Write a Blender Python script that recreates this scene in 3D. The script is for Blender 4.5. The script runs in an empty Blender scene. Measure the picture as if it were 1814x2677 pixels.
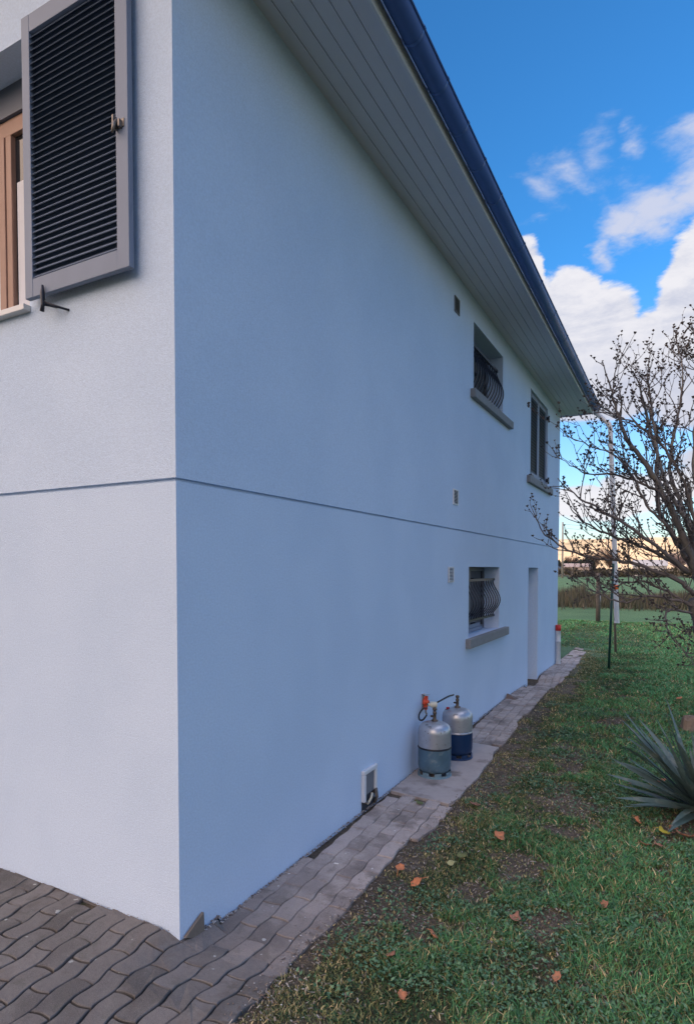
import bpy, math, random
import numpy as np
from mathutils import Vector, Matrix
random.seed(7); rng = np.random.default_rng(7)
R = math.radians
S = bpy.context.scene

# ------------------------------------------------------------------ camera
cam = bpy.data.cameras.new('camera'); camo = bpy.data.objects.new('camera', cam)
S.collection.objects.link(camo); S.camera = camo
cam.sensor_fit = 'HORIZONTAL'; cam.sensor_width = 36; cam.lens = 32.046; cam.shift_y = 0.1111
cam.clip_start = .05; cam.clip_end = 6000
camo.location = (2.207, -2.328, 1.85); camo.rotation_euler = (R(90 - 1.8), 0, R(28.06))
S.render.resolution_x = 693; S.render.resolution_y = 1024
S.view_settings.view_transform = 'Standard'; S.view_settings.look = 'None'
S.view_settings.exposure = 0.75; S.view_settings.gamma = 1.0

# ------------------------------------------------------------------ node helpers
class NT:
    def __init__(s, tree): s.t = tree; s.n = tree.nodes; s.l = tree.links
    def node(s, typ, **kw):
        n = s.n.new(typ)
        for k, v in kw.items(): setattr(n, k, v)
        return n
    def put(s, sock, v):
        if v is None: return
        if hasattr(v, 'is_output'): s.l.new(v, sock)
        else: sock.default_value = v
    def math(s, op, a, b=None, c=None, clamp=False):
        n = s.node('ShaderNodeMath', operation=op, use_clamp=clamp)
        s.put(n.inputs[0], a); s.put(n.inputs[1], b); s.put(n.inputs[2], c); return n.outputs[0]
    def mix(s, f, a, b, blend='MIX'):
        n = s.node('ShaderNodeMix', data_type='RGBA', blend_type=blend)
        s.put(n.inputs[0], f); s.put(n.inputs[6], a); s.put(n.inputs[7], b); return n.outputs[2]
    def noise(s, vec, scale, detail=4, rough=.5, dist=0):
        n = s.node('ShaderNodeTexNoise'); s.put(n.inputs['Vector'], vec)
        n.inputs['Scale'].default_value = scale; n.inputs['Detail'].default_value = detail
        n.inputs['Roughness'].default_value = rough; n.inputs['Distortion'].default_value = dist
        return n.outputs[0]
    def ramp(s, f, lo, hi, a=0., b=1., smooth=True):
        n = s.node('ShaderNodeMapRange'); n.interpolation_type = 'SMOOTHSTEP' if smooth else 'LINEAR'
        s.put(n.inputs[0], f)
        for i, v in enumerate((lo, hi, a, b)): n.inputs[i+1].default_value = v
        return n.outputs[0]
def c4(c): return (c[0], c[1], c[2], 1.)

# ------------------------------------------------------------------ world
SUN_AZ, SUN_EL = 213.5, 9.0
W = bpy.data.worlds.new('World'); S.world = W; W.use_nodes = True
w = NT(W.node_tree); bg = w.n['Background']
sky = w.node('ShaderNodeTexSky', sky_type='NISHITA'); sky.sun_disc = False
sky.sun_elevation = R(SUN_EL); sky.sun_rotation = R(SUN_AZ)
sky.air_density = 1.0; sky.dust_density = .6; sky.ozone_density = 3.0
tc = w.node('ShaderNodeTexCoord'); sep = w.node('ShaderNodeSeparateXYZ'); w.l.new(tc.outputs['Generated'], sep.inputs[0])
az = w.math('MULTIPLY', w.math('ARCTAN2', sep.outputs[0], sep.outputs[1]), 57.2958)
el = w.math('MULTIPLY', w.math('ARCSINE', sep.outputs[2]), 57.2958)
AZ, EL = az, el
tint = w.node('ShaderNodeMix', data_type='RGBA', blend_type='MULTIPLY'); tint.inputs[0].default_value = 1
w.l.new(sky.outputs[0], tint.inputs[6])
low = w.ramp(el, 1, 26)
w.l.new(w.mix(low, (1.75, 1.72, 1.95, 1), (.60, 1.46, 2.05, 1)), tint.inputs[7])
skyc = tint.outputs[2]
mpg = w.node('ShaderNodeMapping'); w.l.new(tc.outputs['Generated'], mpg.inputs[0]); mpg.inputs['Rotation'].default_value = (0, R(-32), 0); mpg.inputs['Scale'].default_value = (.75, 1, 1.7)
n1 = w.noise(mpg.outputs[0], 9, 8, .64, .5)
n2 = w.noise(mpg.outputs[0], 27, 7, .65, .3)
nz = w.math('ADD', w.math('MULTIPLY', w.math('SUBTRACT', n1, .5), 1.5), w.math('MULTIPLY', w.math('SUBTRACT', n2, .5), .8))
nw = w.node('ShaderNodeTexNoise'); w.l.new(mpg.outputs[0], nw.inputs['Vector']); nw.inputs['Scale'].default_value = 11; nw.inputs['Detail'].default_value = 5; nw.inputs['Roughness'].default_value = .6
sw = w.node('ShaderNodeSeparateColor'); w.l.new(nw.outputs['Color'], sw.inputs[0])
def blobs(lst, warp):
    acc = None
    az = w.math('ADD', AZ, w.math('MULTIPLY', w.math('SUBTRACT', sw.outputs[0], .5), warp)); el = w.math('ADD', EL, w.math('MULTIPLY', w.math('SUBTRACT', sw.outputs[1], .5), warp * .8))
    for a, e, ra, re, k in lst:
        dx = w.math('DIVIDE', w.math('SUBTRACT', az, a), ra); dy = w.math('DIVIDE', w.math('SUBTRACT', el, e), re)
        d = w.math('SQRT', w.math('ADD', w.math('MULTIPLY', dx, dx), w.math('MULTIPLY', dy, dy)))
        v = w.math('MULTIPLY', w.math('SUBTRACT', 1.0, d), k)
        acc = v if acc is None else w.math('MAXIMUM', acc, v)
    return acc
cum = blobs([(-8.6, 20.6, 3.6, 4.1, 1), (-5.6, 19.0, 3.6, 4.2, 1), (-12.2, 24.3, 1.5, 3.0, .8), (-11, 18, 4, 6.5, 1), (1.6, 21.0, 3.4, 5.6, 1),
             (4.5, 24, 4, 6, 1), (-1.5, 16.5, 5, 4.4, 1), (-6, 15.2, 7, 3.6, 1), (3, 14, 6, 4.5, .9), (10, 18, 9, 9, 1), (-14, 14, 4, 5, .8),
             (-6.5, 5.6, 6.5, 1.7, .9), (-1.5, 6.8, 5.5, 1.3, .75), (4, 8, 5, 2, .8), (-18, 7, 8, 3, .7), (15, 6, 12, 3.5, .9), (32, 14, 10, 5, .8),
             (-45, 22, 14, 7, .8), (52, 12, 22, 6, 1), (88, 10, 34, 8, 1), (120, 14, 22, 9, 1)], 3.0)  # unseen clouds far to the right, shaped to redden light on the side wall
wis = blobs([(-2.4, 27.4, 4.2, 2.6, 1.15), (-4.7, 26.7, 3.0, 2.1, 1), (.9, 28.3, 3.6, 2.8, 1.15), (-5.7, 25.2, 1.3, 1.9, .7), (-3.6, 26.2, 2.0, 1.3, .8),
             (-10.6, 30.0, 1.8, 1.9, .42), (-8.6, 30.8, 2.6, 1.2, .42), (-6.2, 31.6, 1.6, 1.8, .32), (1.5, 30.5, 3.0, 1.5, .6), (-2.7, 32.2, 1.1, .9, .4), (-4.5, 29.3, 2.5, 1.2, .35), (3.5, 29.5, 2, 1, .8), (-11.9, 28.0, 1.0, .5, .2)], 8.0)
cumd = w.ramp(w.math('ADD', cum, w.math('MULTIPLY', nz, .42)), .04, .24)
wisd = w.math('MULTIPLY', w.ramp(w.math('ADD', wis, w.math('MULTIPLY', nz, .8)), -.02, .9), .92)
# unseen bright cloud added behind the camera to light the front wall
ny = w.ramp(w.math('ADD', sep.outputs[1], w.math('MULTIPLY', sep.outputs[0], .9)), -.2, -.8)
fill_bank = w.math('MULTIPLY', w.math('MULTIPLY', ny, w.ramp(w.math('ADD', el, w.math('MULTIPLY', nz, 14)), 58, 38)), 1.0)
shade = w.ramp(w.math('ADD', w.math('MULTIPLY', n2, .45), w.math('MULTIPLY', n1, .75)), .42, .72)
basesh = w.ramp(el, 11, 21)
ccol = w.mix(w.math('MULTIPLY', shade, w.math('ADD', w.math('MULTIPLY', basesh, .75), .25)), (3.5, 3.7, 4.5, 1), (5.2, 5.15, 5.45, 1))
ccol = w.mix(w.ramp(el, 9, 6), ccol, (5.4, 5.4, 5.7, 1))
c1 = w.mix(wisd, skyc, (3.9, 4.1, 5.0, 1))
c2 = w.mix(cumd, c1, ccol)
zen_fill = w.ramp(w.math('ADD', el, w.math('MULTIPLY', nz, 16)), 50, 66)  # unseen cloud overhead, added to brighten the ground
c2 = w.mix(w.math('MULTIPLY', zen_fill, .9), c2, (9.0, 9.2, 12.0, 1))
c3 = w.mix(fill_bank, c2, (21.5, 16.2, 13.2, 1))
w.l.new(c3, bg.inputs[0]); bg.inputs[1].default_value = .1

# ------------------------------------------------------------------ sun
sl = bpy.data.lights.new('sun', 'SUN'); so = bpy.data.objects.new('sun', sl); S.collection.objects.link(so)
sl.energy = 5.0; sl.angle = R(.5); sl.color = (1, .80, .58)
sd = Vector((math.sin(R(SUN_AZ)) * math.cos(R(SUN_EL)), math.cos(R(SUN_AZ)) * math.cos(R(SUN_EL)), math.sin(R(SUN_EL))))
so.rotation_euler = sd.to_track_quat('Z', 'Y').to_euler(); so.location = (0, 0, 30)

# ------------------------------------------------------------------ materials
MATS = {}
def mat(name, col, rough=.7, metal=0., var=.0, vscale=3., bump=0., bscale=60., bdist=.003, col2=None, c2scale=5., c2lo=.5, c2hi=.7, spec=.5, hook=None):
    m = bpy.data.materials.new(name); m.use_nodes = True; t = NT(m.node_tree); b = t.n['Principled BSDF']
    tcn = t.node('ShaderNodeTexCoord').outputs['Object']
    g = t.node('ShaderNodeNewGeometry').outputs['Position']
    cc = c4(col)
    if col2 is not None: cc = t.mix(t.ramp(t.noise(g, c2scale, 6, .6), c2lo, c2hi), cc, c4(col2))
    if var: cc = t.mix(1.0, cc, t.node_val(t.ramp(t.noise(g, vscale, 5, .6), .3, .7, 1 - var, 1 + var)) if False else t.mix(t.noise(g, vscale, 5, .6), (1-var*1.6, 1-var*1.6, 1-var*1.6, 1), (1+var*1.6, 1+var*1.6, 1+var*1.6, 1)), 'MULTIPLY')
    if hook: cc = hook(t, cc, g)
    t.put(b.inputs['Base Color'], cc); b.inputs['Roughness'].default_value = rough; b.inputs['Metallic'].default_value = metal
    b.inputs['Specular IOR Level'].default_value = spec
    if bump:
        bn = t.node('ShaderNodeBump'); bn.inputs['Strength'].default_value = bump; bn.inputs['Distance'].default_value = bdist
        t.l.new(t.noise(g, bscale, 4, .6), bn.inputs['Height']); t.l.new(bn.outputs[0], b.inputs['Normal'])
    MATS[name] = m; return m
def stucco_hook(t, cc, g):
    # faint trowel patches
    a = t.noise(g, 1.3, 3, .5)
    return t.mix(t.ramp(a, .35, .65), cc, t.mix(1.0, cc, (.945, .955, .965, 1), 'MULTIPLY'))
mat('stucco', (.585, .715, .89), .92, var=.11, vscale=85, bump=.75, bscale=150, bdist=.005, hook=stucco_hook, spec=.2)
mat('soffit_plastic', (.60, .61, .66), .55, var=.02, vscale=8)
mat('fascia_plastic', (.62, .64, .66), .45)
mat('gutter_zinc', (.042, .12, .36), .48, .0, var=.10, vscale=4, bump=.15, bscale=14, bdist=.004)
mat('zinc_light', (.42, .46, .52), .5, .3, var=.1)
mat('white_plastic', (.66, .68, .70), .45, var=.04, vscale=20, col2=(.40, .40, .38), c2scale=9, c2lo=.62, c2hi=.8)
mat('shutter_paint', (.155, .205, .30), .55, var=.08, vscale=6, bump=.1, bscale=90)
mat('shutter_pale', (.27, .30, .35), .5, var=.05, vscale=12)
mat('shutter_slat', (.13, .175, .26), .6, var=.1, vscale=30)
mat('gap_shade', (.09, .14, .25), .8)
mat('wood_frame', (.34, .20, .145), .5, var=.12, vscale=12, bump=.1, bscale=50)
mat('glass_dark', (.022, .026, .032), .06, spec=.6)
mat('curtain', (.68, .69, .72), .9, bump=.3, bscale=14, bdist=.02, var=.05)
mat('sill_stone', (.23, .24, .25), .85, var=.12, vscale=9, bump=.3, bscale=70, col2=(.19, .19, .19), c2scale=14, c2lo=.5, c2hi=.75)
mat('iron_dark', (.022, .028, .045), .45, .3)
mat('frame_dark', (.10, .12, .16), .5)
mat('metal_worn', (.22, .2, .185), .5, .7, var=.2, vscale=40)
mat('roof_tile', (.30, .13, .085), .85, var=.2, vscale=10, bump=.4, bscale=30)
mat('terracotta', (.55, .20, .12), .8, var=.1)
mat('bottle_silver', (.44, .465, .50), .36, .6, var=.16, vscale=11, bump=.3, bscale=22, bdist=.004, col2=(.17, .15, .145), c2scale=30, c2lo=.60, c2hi=.70)
mat('bottle_teal', (.105, .19, .255), .42, .4, var=.25, vscale=9, bump=.3, bscale=45, col2=(.22, .29, .31), c2scale=16, c2lo=.52, c2hi=.74)
mat('bottle_blue', (.010, .040, .115), .38, .25, var=.12, vscale=10, bump=.1, bscale=45)
mat('ring_teal', (.17, .27, .32), .55, .2, var=.2, vscale=30, col2=(.12, .10, .09), c2scale=28, c2lo=.58, c2hi=.7)
mat('brass', (.13, .10, .075), .45, .7, var=.2, vscale=60)
mat('rubber', (.012, .014, .02), .5)
mat('orange_plastic', (.70, .085, .035), .42)
mat('tape', (.95, .20, .05), .5)
mat('cream_plastic', (.60, .58, .46), .5, var=.05)
mat('red_tag', (.42, .02, .035), .5)
mat('red_cap', (.62, .045, .035), .5)
mat('green_post', (.008, .055, .045), .45)
mat('old_wood', (.14, .115, .09), .9, var=.2, vscale=20, bump=.4, bscale=60)
mat('weathered_wood', (.115, .10, .09), .9, var=.25, vscale=14, bump=.4, bscale=60)
mat('stump_wood', (.21, .16, .12), .9, var=.25, vscale=30, bump=.6, bscale=50)
mat('dark_hole', (.035, .04, .05), .9, var=.2, vscale=30)
mat('hatch_grey', (.16, .17, .19), .6, var=.05, vscale=20)
mat('bark', (.15, .138, .13), .9, var=.3, vscale=25, bump=.6, bscale=50, bdist=.01, col2=(.17, .165, .12), c2scale=9)
mat('twig', (.135, .118, .112), .9, var=.25, vscale=9)
mat('pod', (.085, .068, .066), .9, var=.4, vscale=30)
mat('yucca_leaf', (.075, .125, .12), .5, var=.3, vscale=16, col2=(.15, .19, .17), c2scale=10)
mat('yucca_dry', (.30, .25, .18), .8, var=.2, vscale=16)
mat('leaf_orange', (.55, .20, .085), .75, var=.25, vscale=30)
mat('leaf_brown', (.32, .15, .09), .8, var=.25, vscale=30)
mat('leaf_olive', (.14, .16, .06), .8, var=.2, vscale=30)
mat('leaf_pale', (.33, .33, .16), .8, var=.2, vscale=30)
mat('leaf_yellow', (.42, .36, .04), .7, var=.2, vscale=30)
mat('pebble', (.40, .40, .40), .9, var=.5, vscale=60)
mat('debris', (.18, .14, .12), .9, var=.4, vscale=30)
mat('raw_concrete', (.20, .165, .13), .9, var=.2, vscale=30, bump=.4, bscale=60)
mat('hedge', (.035, .05, .035), .95, var=.4, vscale=1.5, bump=.6, bscale=3, bdist=.3)
mat('hedge_brown', (.13, .115, .085), .95, var=.4, vscale=1.0, bump=.6, bscale=3, bdist=.3)
mat('house_pink', (.45, .37, .33), .9, var=.05)
mat('house_white', (.50, .50, .49), .9, var=.05)
mat('bare_tree_far', (.20, .13, .105), .95)
mat('bare_tree_pink', (.34, .26, .26), .95)
mat('tall_grass', (.085, .095, .055), .95, var=.4, vscale=3)
mat('pole_wood', (.33, .30, .29), .9, var=.1)
mat('window_dark', (.04, .045, .05), .4)

def bumpmix(t, b, hs):
    acc = None
    for h, k, d in hs:
        bn = t.node('ShaderNodeBump'); bn.inputs['Strength'].default_value = k; bn.inputs['Distance'].default_value = d
        t.l.new(h, bn.inputs['Height'])
        if acc: t.l.new(acc, bn.inputs['Normal'])
        acc = bn.outputs[0]
    t.l.new(acc, b.inputs['Normal'])

def mk_paver(name, base, dusty, moss, k=1.0):
    m = bpy.data.materials.new(name); m.use_nodes = True; t = NT(m.node_tree); b = t.n['Principled BSDF']
    g = t.node('ShaderNodeNewGeometry').outputs['Position']
    at = t.node('ShaderNodeAttribute', attribute_name='tint'); per = at.outputs['Fac']
    sp_ = t.node('ShaderNodeSeparateXYZ'); t.l.new(g, sp_.inputs[0])
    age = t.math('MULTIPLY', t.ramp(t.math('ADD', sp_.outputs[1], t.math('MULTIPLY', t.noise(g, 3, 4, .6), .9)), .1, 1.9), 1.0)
    c = t.mix(per, c4([v * .68 for v in base]), c4([v * 1.28 for v in base]))
    c = t.mix(t.ramp(t.noise(g, 4.2, 6, .65), .42, .68), c, c4(dusty))
    c = t.mix(t.math('MULTIPLY', t.ramp(t.noise(g, 9, 6, .7), .50, .70), .6), c, c4(moss))
    c = t.mix(t.math('MULTIPLY', t.ramp(t.noise(g, 420, 2, .5), .56, .72), .5), c, (.36, .35, .34, 1))
    c = t.mix(t.math('MULTIPLY', t.ramp(t.noise(g, 300, 2, .5), .44, .30), .55), c, (.03, .028, .028, 1))
    c = t.mix(t.ramp(t.noise(g, 16, 3, .4), .715, .735), c, (.34, .36, .35, 1))
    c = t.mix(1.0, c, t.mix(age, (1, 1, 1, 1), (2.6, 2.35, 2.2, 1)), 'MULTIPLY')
    c = t.mix(t.math('MULTIPLY', t.ramp(t.noise(g, 2.6, 7, .72), .50, .66), .55), c, (.105, .088, .074, 1))
    t.put(b.inputs['Base Color'], c); b.inputs['Roughness'].default_value = .93; b.inputs['Specular IOR Level'].default_value = .2
    bumpmix(t, b, [(t.noise(g, 260, 4, .7), .55, .004), (t.noise(g, 26, 5, .6), .5, .012)])
    MATS[name] = m
mk_paver('paver_front', (.138, .130, .126), (.165, .158, .152), (.090, .090, .078))
mk_paver('paver_side', (.152, .141, .134), (.195, .183, .172), (.105, .10, .086))
mat('slab', (.42, .37, .34), .93, var=.12, vscale=8, bump=.6, bscale=30, bdist=.008, col2=(.20, .17, .15), c2scale=3.5, c2lo=.5, c2hi=.72)

# ground material: soil near, lawn, meadow and field further out, all from vertex attribute + noise
def mk_ground():
    m = bpy.data.materials.new('ground_soil'); m.use_nodes = True; t = NT(m.node_tree); b = t.n['Principled BSDF']
    g = t.node('ShaderNodeNewGeometry').outputs['Position']
    col = t.node('ShaderNodeAttribute', attribute_name='Col').outputs['Color']
    c = t.mix(1.0, col, t.mix(t.ramp(t.noise(g, 24, 7, .7), .3, .7), (.72, .72, .72, 1), (1.3, 1.28, 1.25, 1)), 'MULTIPLY')
    c = t.mix(1.0, c, t.mix(t.ramp(t.noise(g, .35, 5, .7), .3, .7), (.82, .86, .85, 1), (1.18, 1.13, 1.1, 1)), 'MULTIPLY')
    c = t.mix(1.0, c, t.mix(t.ramp(t.noise(g, 190, 3, .6), .35, .65), (.7, .7, .7, 1), (1.35, 1.33, 1.3, 1)), 'MULTIPLY')
    t.put(b.inputs['Base Color'], c); b.inputs['Roughness'].default_value = .95; b.inputs['Specular IOR Level'].default_value = .15
    bumpmix(t, b, [(t.noise(g, 120, 5, .75), .9, .012), (t.noise(g, 14, 5, .7), .7, .04)])
    MATS['ground_soil'] = m
mk_ground()
def mk_attr(name, rough=.6, trans=.0, spec=.3):
    m = bpy.data.materials.new(name); m.use_nodes = True; t = NT(m.node_tree); b = t.n['Principled BSDF']
    t.l.new(t.node('ShaderNodeAttribute', attribute_name='Col').outputs['Color'], b.inputs['Base Color'])
    b.inputs['Roughness'].default_value = rough; b.inputs['Specular IOR Level'].default_value = spec
    MATS[name] = m
mk_attr('grass_blade')
def mk_hill():
    m = bpy.data.materials.new('hill_field'); m.use_nodes = True; t = NT(m.node_tree); b = t.n['Principled BSDF']
    g = t.node('ShaderNodeNewGeometry').outputs['Position']
    mp = t.node('ShaderNodeMapping'); t.l.new(g, mp.inputs[0]); mp.inputs['Scale'].default_value = (.004, .012, .02)
    n1 = t.noise(mp.outputs[0], 3.0, 6, .6); n2 = t.noise(g, .02, 6, .7); n3 = t.noise(g, .10, 4, .7)
    c = t.mix(t.ramp(n1, .40, .60), (.78, .60, .37, 1), (.60, .46, .29, 1))
    c = t.mix(t.ramp(n2, .52, .66), c, (.30, .25, .15, 1))
    c = t.mix(t.math('MULTIPLY', t.ramp(n3, .55, .70), .7), c, (.20, .14, .10, 1))
    t.put(b.inputs['Base Color'], c); b.inputs['Roughness'].default_value = .95
    MATS['hill_field'] = m
mk_hill()

# ------------------------------------------------------------------ mesh helpers
class MB:
    def __init__(s): s.v = []; s.f = []; s.m = []; s.sm = []
    def add(s, vs, fs, mi=0, smooth=False):
        k = len(s.v); s.v += [tuple(p) for p in vs]
        for f in fs: s.f.append(tuple(i + k for i in f)); s.m.append(mi); s.sm.append(smooth)
    def quad(s, a, b, c, d, mi=0): s.add([a, b, c, d], [(0, 1, 2, 3)], mi)
    def box(s, x0, x1, y0, y1, z0, z1, mi=0, M=None):
        vs = [(x, y, z) for z in (z0, z1) for y in (y0, y1) for x in (x0, x1)]
        if M is not None: vs = [M @ Vector(p) for p in vs]
        s.add(vs, [(0, 2, 3, 1), (4, 5, 7, 6), (0, 1, 5, 4), (2, 6, 7, 3), (0, 4, 6, 2), (1, 3, 7, 5)], mi)
    def tube(s, pts, rad, n=8, mi=0, cap=True):
        pts = [Vector(p) for p in pts]; m = len(pts)
        if not hasattr(rad, '__len__'): rad = [rad] * m
        up = None; vs = []; fs = []
        for i, p in enumerate(pts):
            t = (pts[min(i+1, m-1)] - pts[max(i-1, 0)]).normalized()
            if up is None: up = Vector((0, 0, 1)) if abs(t.z) < .9 else Vector((1, 0, 0))
            a = t.cross(up).normalized(); b = a.cross(t).normalized(); up = b
            for k in range(n):
                th = 2 * math.pi * k / n; vs.append(p + (a * math.cos(th) + b * math.sin(th)) * rad[i])
        for i in range(m - 1):
            for k in range(n):
                k2 = (k + 1) % n; fs.append((i*n+k, i*n+k2, (i+1)*n+k2, (i+1)*n+k))
        if cap: fs.append(tuple(range(n))[::-1]); fs.append(tuple((m-1)*n + k for k in range(n)))
        s.add(vs, fs, mi, True)
    def lathe(s, prof, c, n=32, mi=0, axis='Z', M=None, mfun=None):
        vs = []; k0 = len(s.v)
        for r, z in prof:
            for k in range(n):
                th = 2 * math.pi * k / n; p = Vector((r * math.cos(th), r * math.sin(th), z))
                if M is not None: p = M @ p
                vs.append(p + Vector(c))
        fs = []; s.v += [tuple(p) for p in vs]
        for i in range(len(prof) - 1):
            for k in range(n):
                k2 = (k + 1) % n; s.f.append(tuple(k0 + q for q in (i*n+k, i*n+k2, (i+1)*n+k2, (i+1)*n+k)))
                s.m.append(mfun(prof[i][1]) if mfun else mi); s.sm.append(True)
    def build(s, name, mats, parent=None, loc=None, bevel=0, label=None):
        me = bpy.data.meshes.new(name); me.from_pydata(s.v, [], s.f); me.update()
        if not isinstance(mats, (list, tuple)): mats = [mats]
        for q in mats: me.materials.append(MATS[q])
        me.polygons.foreach_set('material_index', s.m); me.polygons.foreach_set('use_smooth', s.sm)
        o = bpy.data.objects.new(name, me); S.collection.objects.link(o)
        if parent: o.parent = parent; 
        if loc: o.location = loc
        if bevel:
            b = o.modifiers.new('bevel', 'BEVEL'); b.width = bevel; b.segments = 2; b.limit_method = 'ANGLE'; b.angle_limit = R(40)
        if label: o['label'] = label
        return o
def tag(o, label, cat, group=None):
    o['label'] = label; o['category'] = cat
    if group: o['group'] = group
    return o
def thing(name, label, cat, loc=(0, 0, 0), rz=0, group=None):
    o = bpy.data.objects.new(name, None); S.collection.objects.link(o); o.location = loc; o.rotation_euler = (0, 0, rz)
    return tag(o, label, cat, group)
def kind(o, k): o['kind'] = k; return o
def np_mesh(name, V, F4, mats, col=None, parent=None, smooth=False, tint=None, F3=None):
    """V (n,3), F4 (m,4) quads, F3 (k,3) tris, col (n,3)"""
    me = bpy.data.meshes.new(name)
    n4 = 0 if F4 is None else len(F4); n3 = 0 if F3 is None else len(F3)
    me.vertices.add(len(V)); me.vertices.foreach_set('co', V.astype(np.float32).ravel())
    li = []
    if n4: li.append(F4.ravel())
    if n3: li.append(F3.ravel())
    li = np.concatenate(li).astype(np.int32)
    me.loops.add(len(li)); me.loops.foreach_set('vertex_index', li)
    ls = np.concatenate([np.arange(n4) * 4, n4 * 4 + np.arange(n3) * 3]).astype(np.int32)
    me.polygons.add(n4 + n3); me.polygons.foreach_set('loop_start', ls)
    me.update(calc_edges=True); me.validate()
    if not isinstance(mats, (list, tuple)): mats = [mats]
    for q in mats: me.materials.append(MATS[q])
    if col is not None:
        a = me.attributes.new('Col', 'FLOAT_COLOR', 'POINT')
        a.data.foreach_set('color', np.concatenate([col, np.ones((len(col), 1))], 1).astype(np.float32).ravel())
    if tint is not None:
        a = me.attributes.new('tint', 'FLOAT', 'POINT'); a.data.foreach_set('value', np.asarray(tint, dtype=np.float32))
    if smooth: me.polygons.foreach_set('use_smooth', [True] * len(me.polygons))
    o = bpy.data.objects.new(name, me); S.collection.objects.link(o)
    if parent: o.parent = parent
    return o

# value noise in numpy
_L = rng.random((256, 256))
def vn(x, y, s):
    x = np.asarray(x, float) * s + 37.3; y = np.asarray(y, float) * s + 11.7
    xi = np.floor(x).astype(int); yi = np.floor(y).astype(int); fx = x - xi; fy = y - yi
    fx = fx * fx * (3 - 2 * fx); fy = fy * fy * (3 - 2 * fy)
    g = lambda a, b: _L[a % 256, b % 256]
    return (g(xi, yi) * (1-fx) + g(xi+1, yi) * fx) * (1-fy) + (g(xi, yi+1) * (1-fx) + g(xi+1, yi+1) * fx) * fy
def fbm(x, y, s): return (vn(x, y, s) + .5 * vn(x, y, s * 2.1) + .25 * vn(x, y, s * 4.3)) / 1.75
def smooth(a, b, v): t = np.clip((v - a) / (b - a), 0, 1); return t * t * (3 - 2 * t)
def gz(x, y):
    x = np.asarray(x, float); y = np.asarray(y, float)
    b = np.interp(y, [-.38, .13, 3.3, 5.3, 7.2, 11, 14, 30], [0, -.1, -.1, -.06, -.05, -.11, -.1, -.1])
    return (b * np.where(y < .3, smooth(-.12, .10, x), 1)) - .10 * np.exp(-((y - 8.7) / .5) ** 4) * (1 - smooth(.3, .6, x))
def edge(y): return np.interp(y, [-4, -.9, -.32, .16, 1.4, 2.2, 3.9, 5.4, 9.7, 13.2, 13.9], [.9, .74, .668, .545, .6, .61, .573, .51, .464, .344, .2])
def edgen(y): return edge(y) + .10 * (vn(np.asarray(y) * 0 + 3.1, y, 3.3) - .5) + .05 * (vn(np.asarray(y) * 0 + 8.1, y, 11.) - .5)

# ------------------------------------------------------------------ ground sheet
def axis(lo, a, b, hi, step):
    mid = list(np.arange(a, b, step)); out = mid[:]; d = step; v = mid[-1]
    while v < hi: d *= 1.16; v += d; out.append(v)
    d = step; v = mid[0]; pre = []
    while v > lo: d *= 1.16; v -= d; pre.append(v)
    return np.array(pre[::-1] + out)
gx = axis(-1800, -.6, 3.6, 1800, .04); gy = axis(-1300, -1.4, 13.5, 2500, .04)
X, Y = np.meshgrid(gx, gy); near = smooth(14, 9, Y) * smooth(5, 3.6, X)
SOIL = [(1.45, 2.95, .36, .85), (1.32, 1.75, .22, .55), (1.15, 1.35, .16, .22), (1.30, 4.2, .30, .8), (.78, 3.4, .22, 1.2), (1.55, 6.0, .20, .3), (2.35, 3.0, .35, .5),
        (.72, 1.3, .16, .9), (.66, 5.4, .16, 2.0), (.95, .75, .16, .3), (.85, -.25, .15, .35), (.6, 12.9, .3, .5), (1.6, 1.15, .12, .2), (.68, 8.5, .2, 1.6), (.45, 13.2, .5, .5)]
def soil(x, y):
    m = np.zeros_like(x)
    for a, b, rx, ry in SOIL:
        m = np.maximum(m, 1.25 - np.sqrt(((x - a) / rx) ** 2 + ((y - b) / ry) ** 2))
    m = np.maximum(m, np.where((y < 14.0) & (x > -.7), 1.15 - (x - edge(y)) / .24 - np.abs(y) * .01, 0))
    m = m * .72 + (fbm(x, y, 1.6) - .5) * .9 + (fbm(x, y, 5.) - .5) * 1.5 + (fbm(x, y, 15.) - .5) * .9
    return smooth(.05, .95, m)
so_ = soil(X, Y)
Z = gz(X, Y) - .012 + near * ((fbm(X, Y, 9) - .5) * .02 + (fbm(X, Y, 2) - .5) * .03) * smooth(-.02, .25, X - edge(Y))
Z += smooth(16, 60, Y) * 0
Z = np.where((X < edge(Y) + .0) & (X > -5) & (Y < 14), gz(X, Y) - .022, Z)
def P3(c): return np.array(c)[None, None, :]
A = lambda m: m[..., None]
nA = fbm(X, Y, .23); nB = fbm(X, Y, 1.3)
soilc = P3((.135, .112, .088)) * (.7 + .6 * A(fbm(X, Y, 7)))
lawn = P3((.085, .155, .085)) * (.7 + .6 * A(nB)); meadow = P3((.10, .19, .095)) * (.8 + .4 * A(nA)); field = P3((.115, .21, .105)) * (.92 + .16 * A(nA)); strip = P3((.075, .075, .045))
C = soilc * A(so_) + P3((.075, .082, .048)) * (.7 + .6 * A(nB)) * (1 - A(so_))
yy = Y + (nB - .5) * 2
t1 = A(smooth(9, 13, yy)); C = C * (1 - t1) + lawn * t1
t1 = A(smooth(21.6, 23.2, yy)); C = C * (1 - t1) + meadow * t1
t1 = A(smooth(31, 33, yy)); C = C * (1 - t1) + strip * t1
t1 = A(smooth(37, 40, yy)); C = C * (1 - t1) + field * t1
t1 = A(smooth(160, 185, Y)); C = C * (1 - t1) + P3((.075, .085, .055)) * t1
gi = (np.arange(len(gy))[:, None] * len(gx) + np.arange(len(gx))[None, :])
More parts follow.
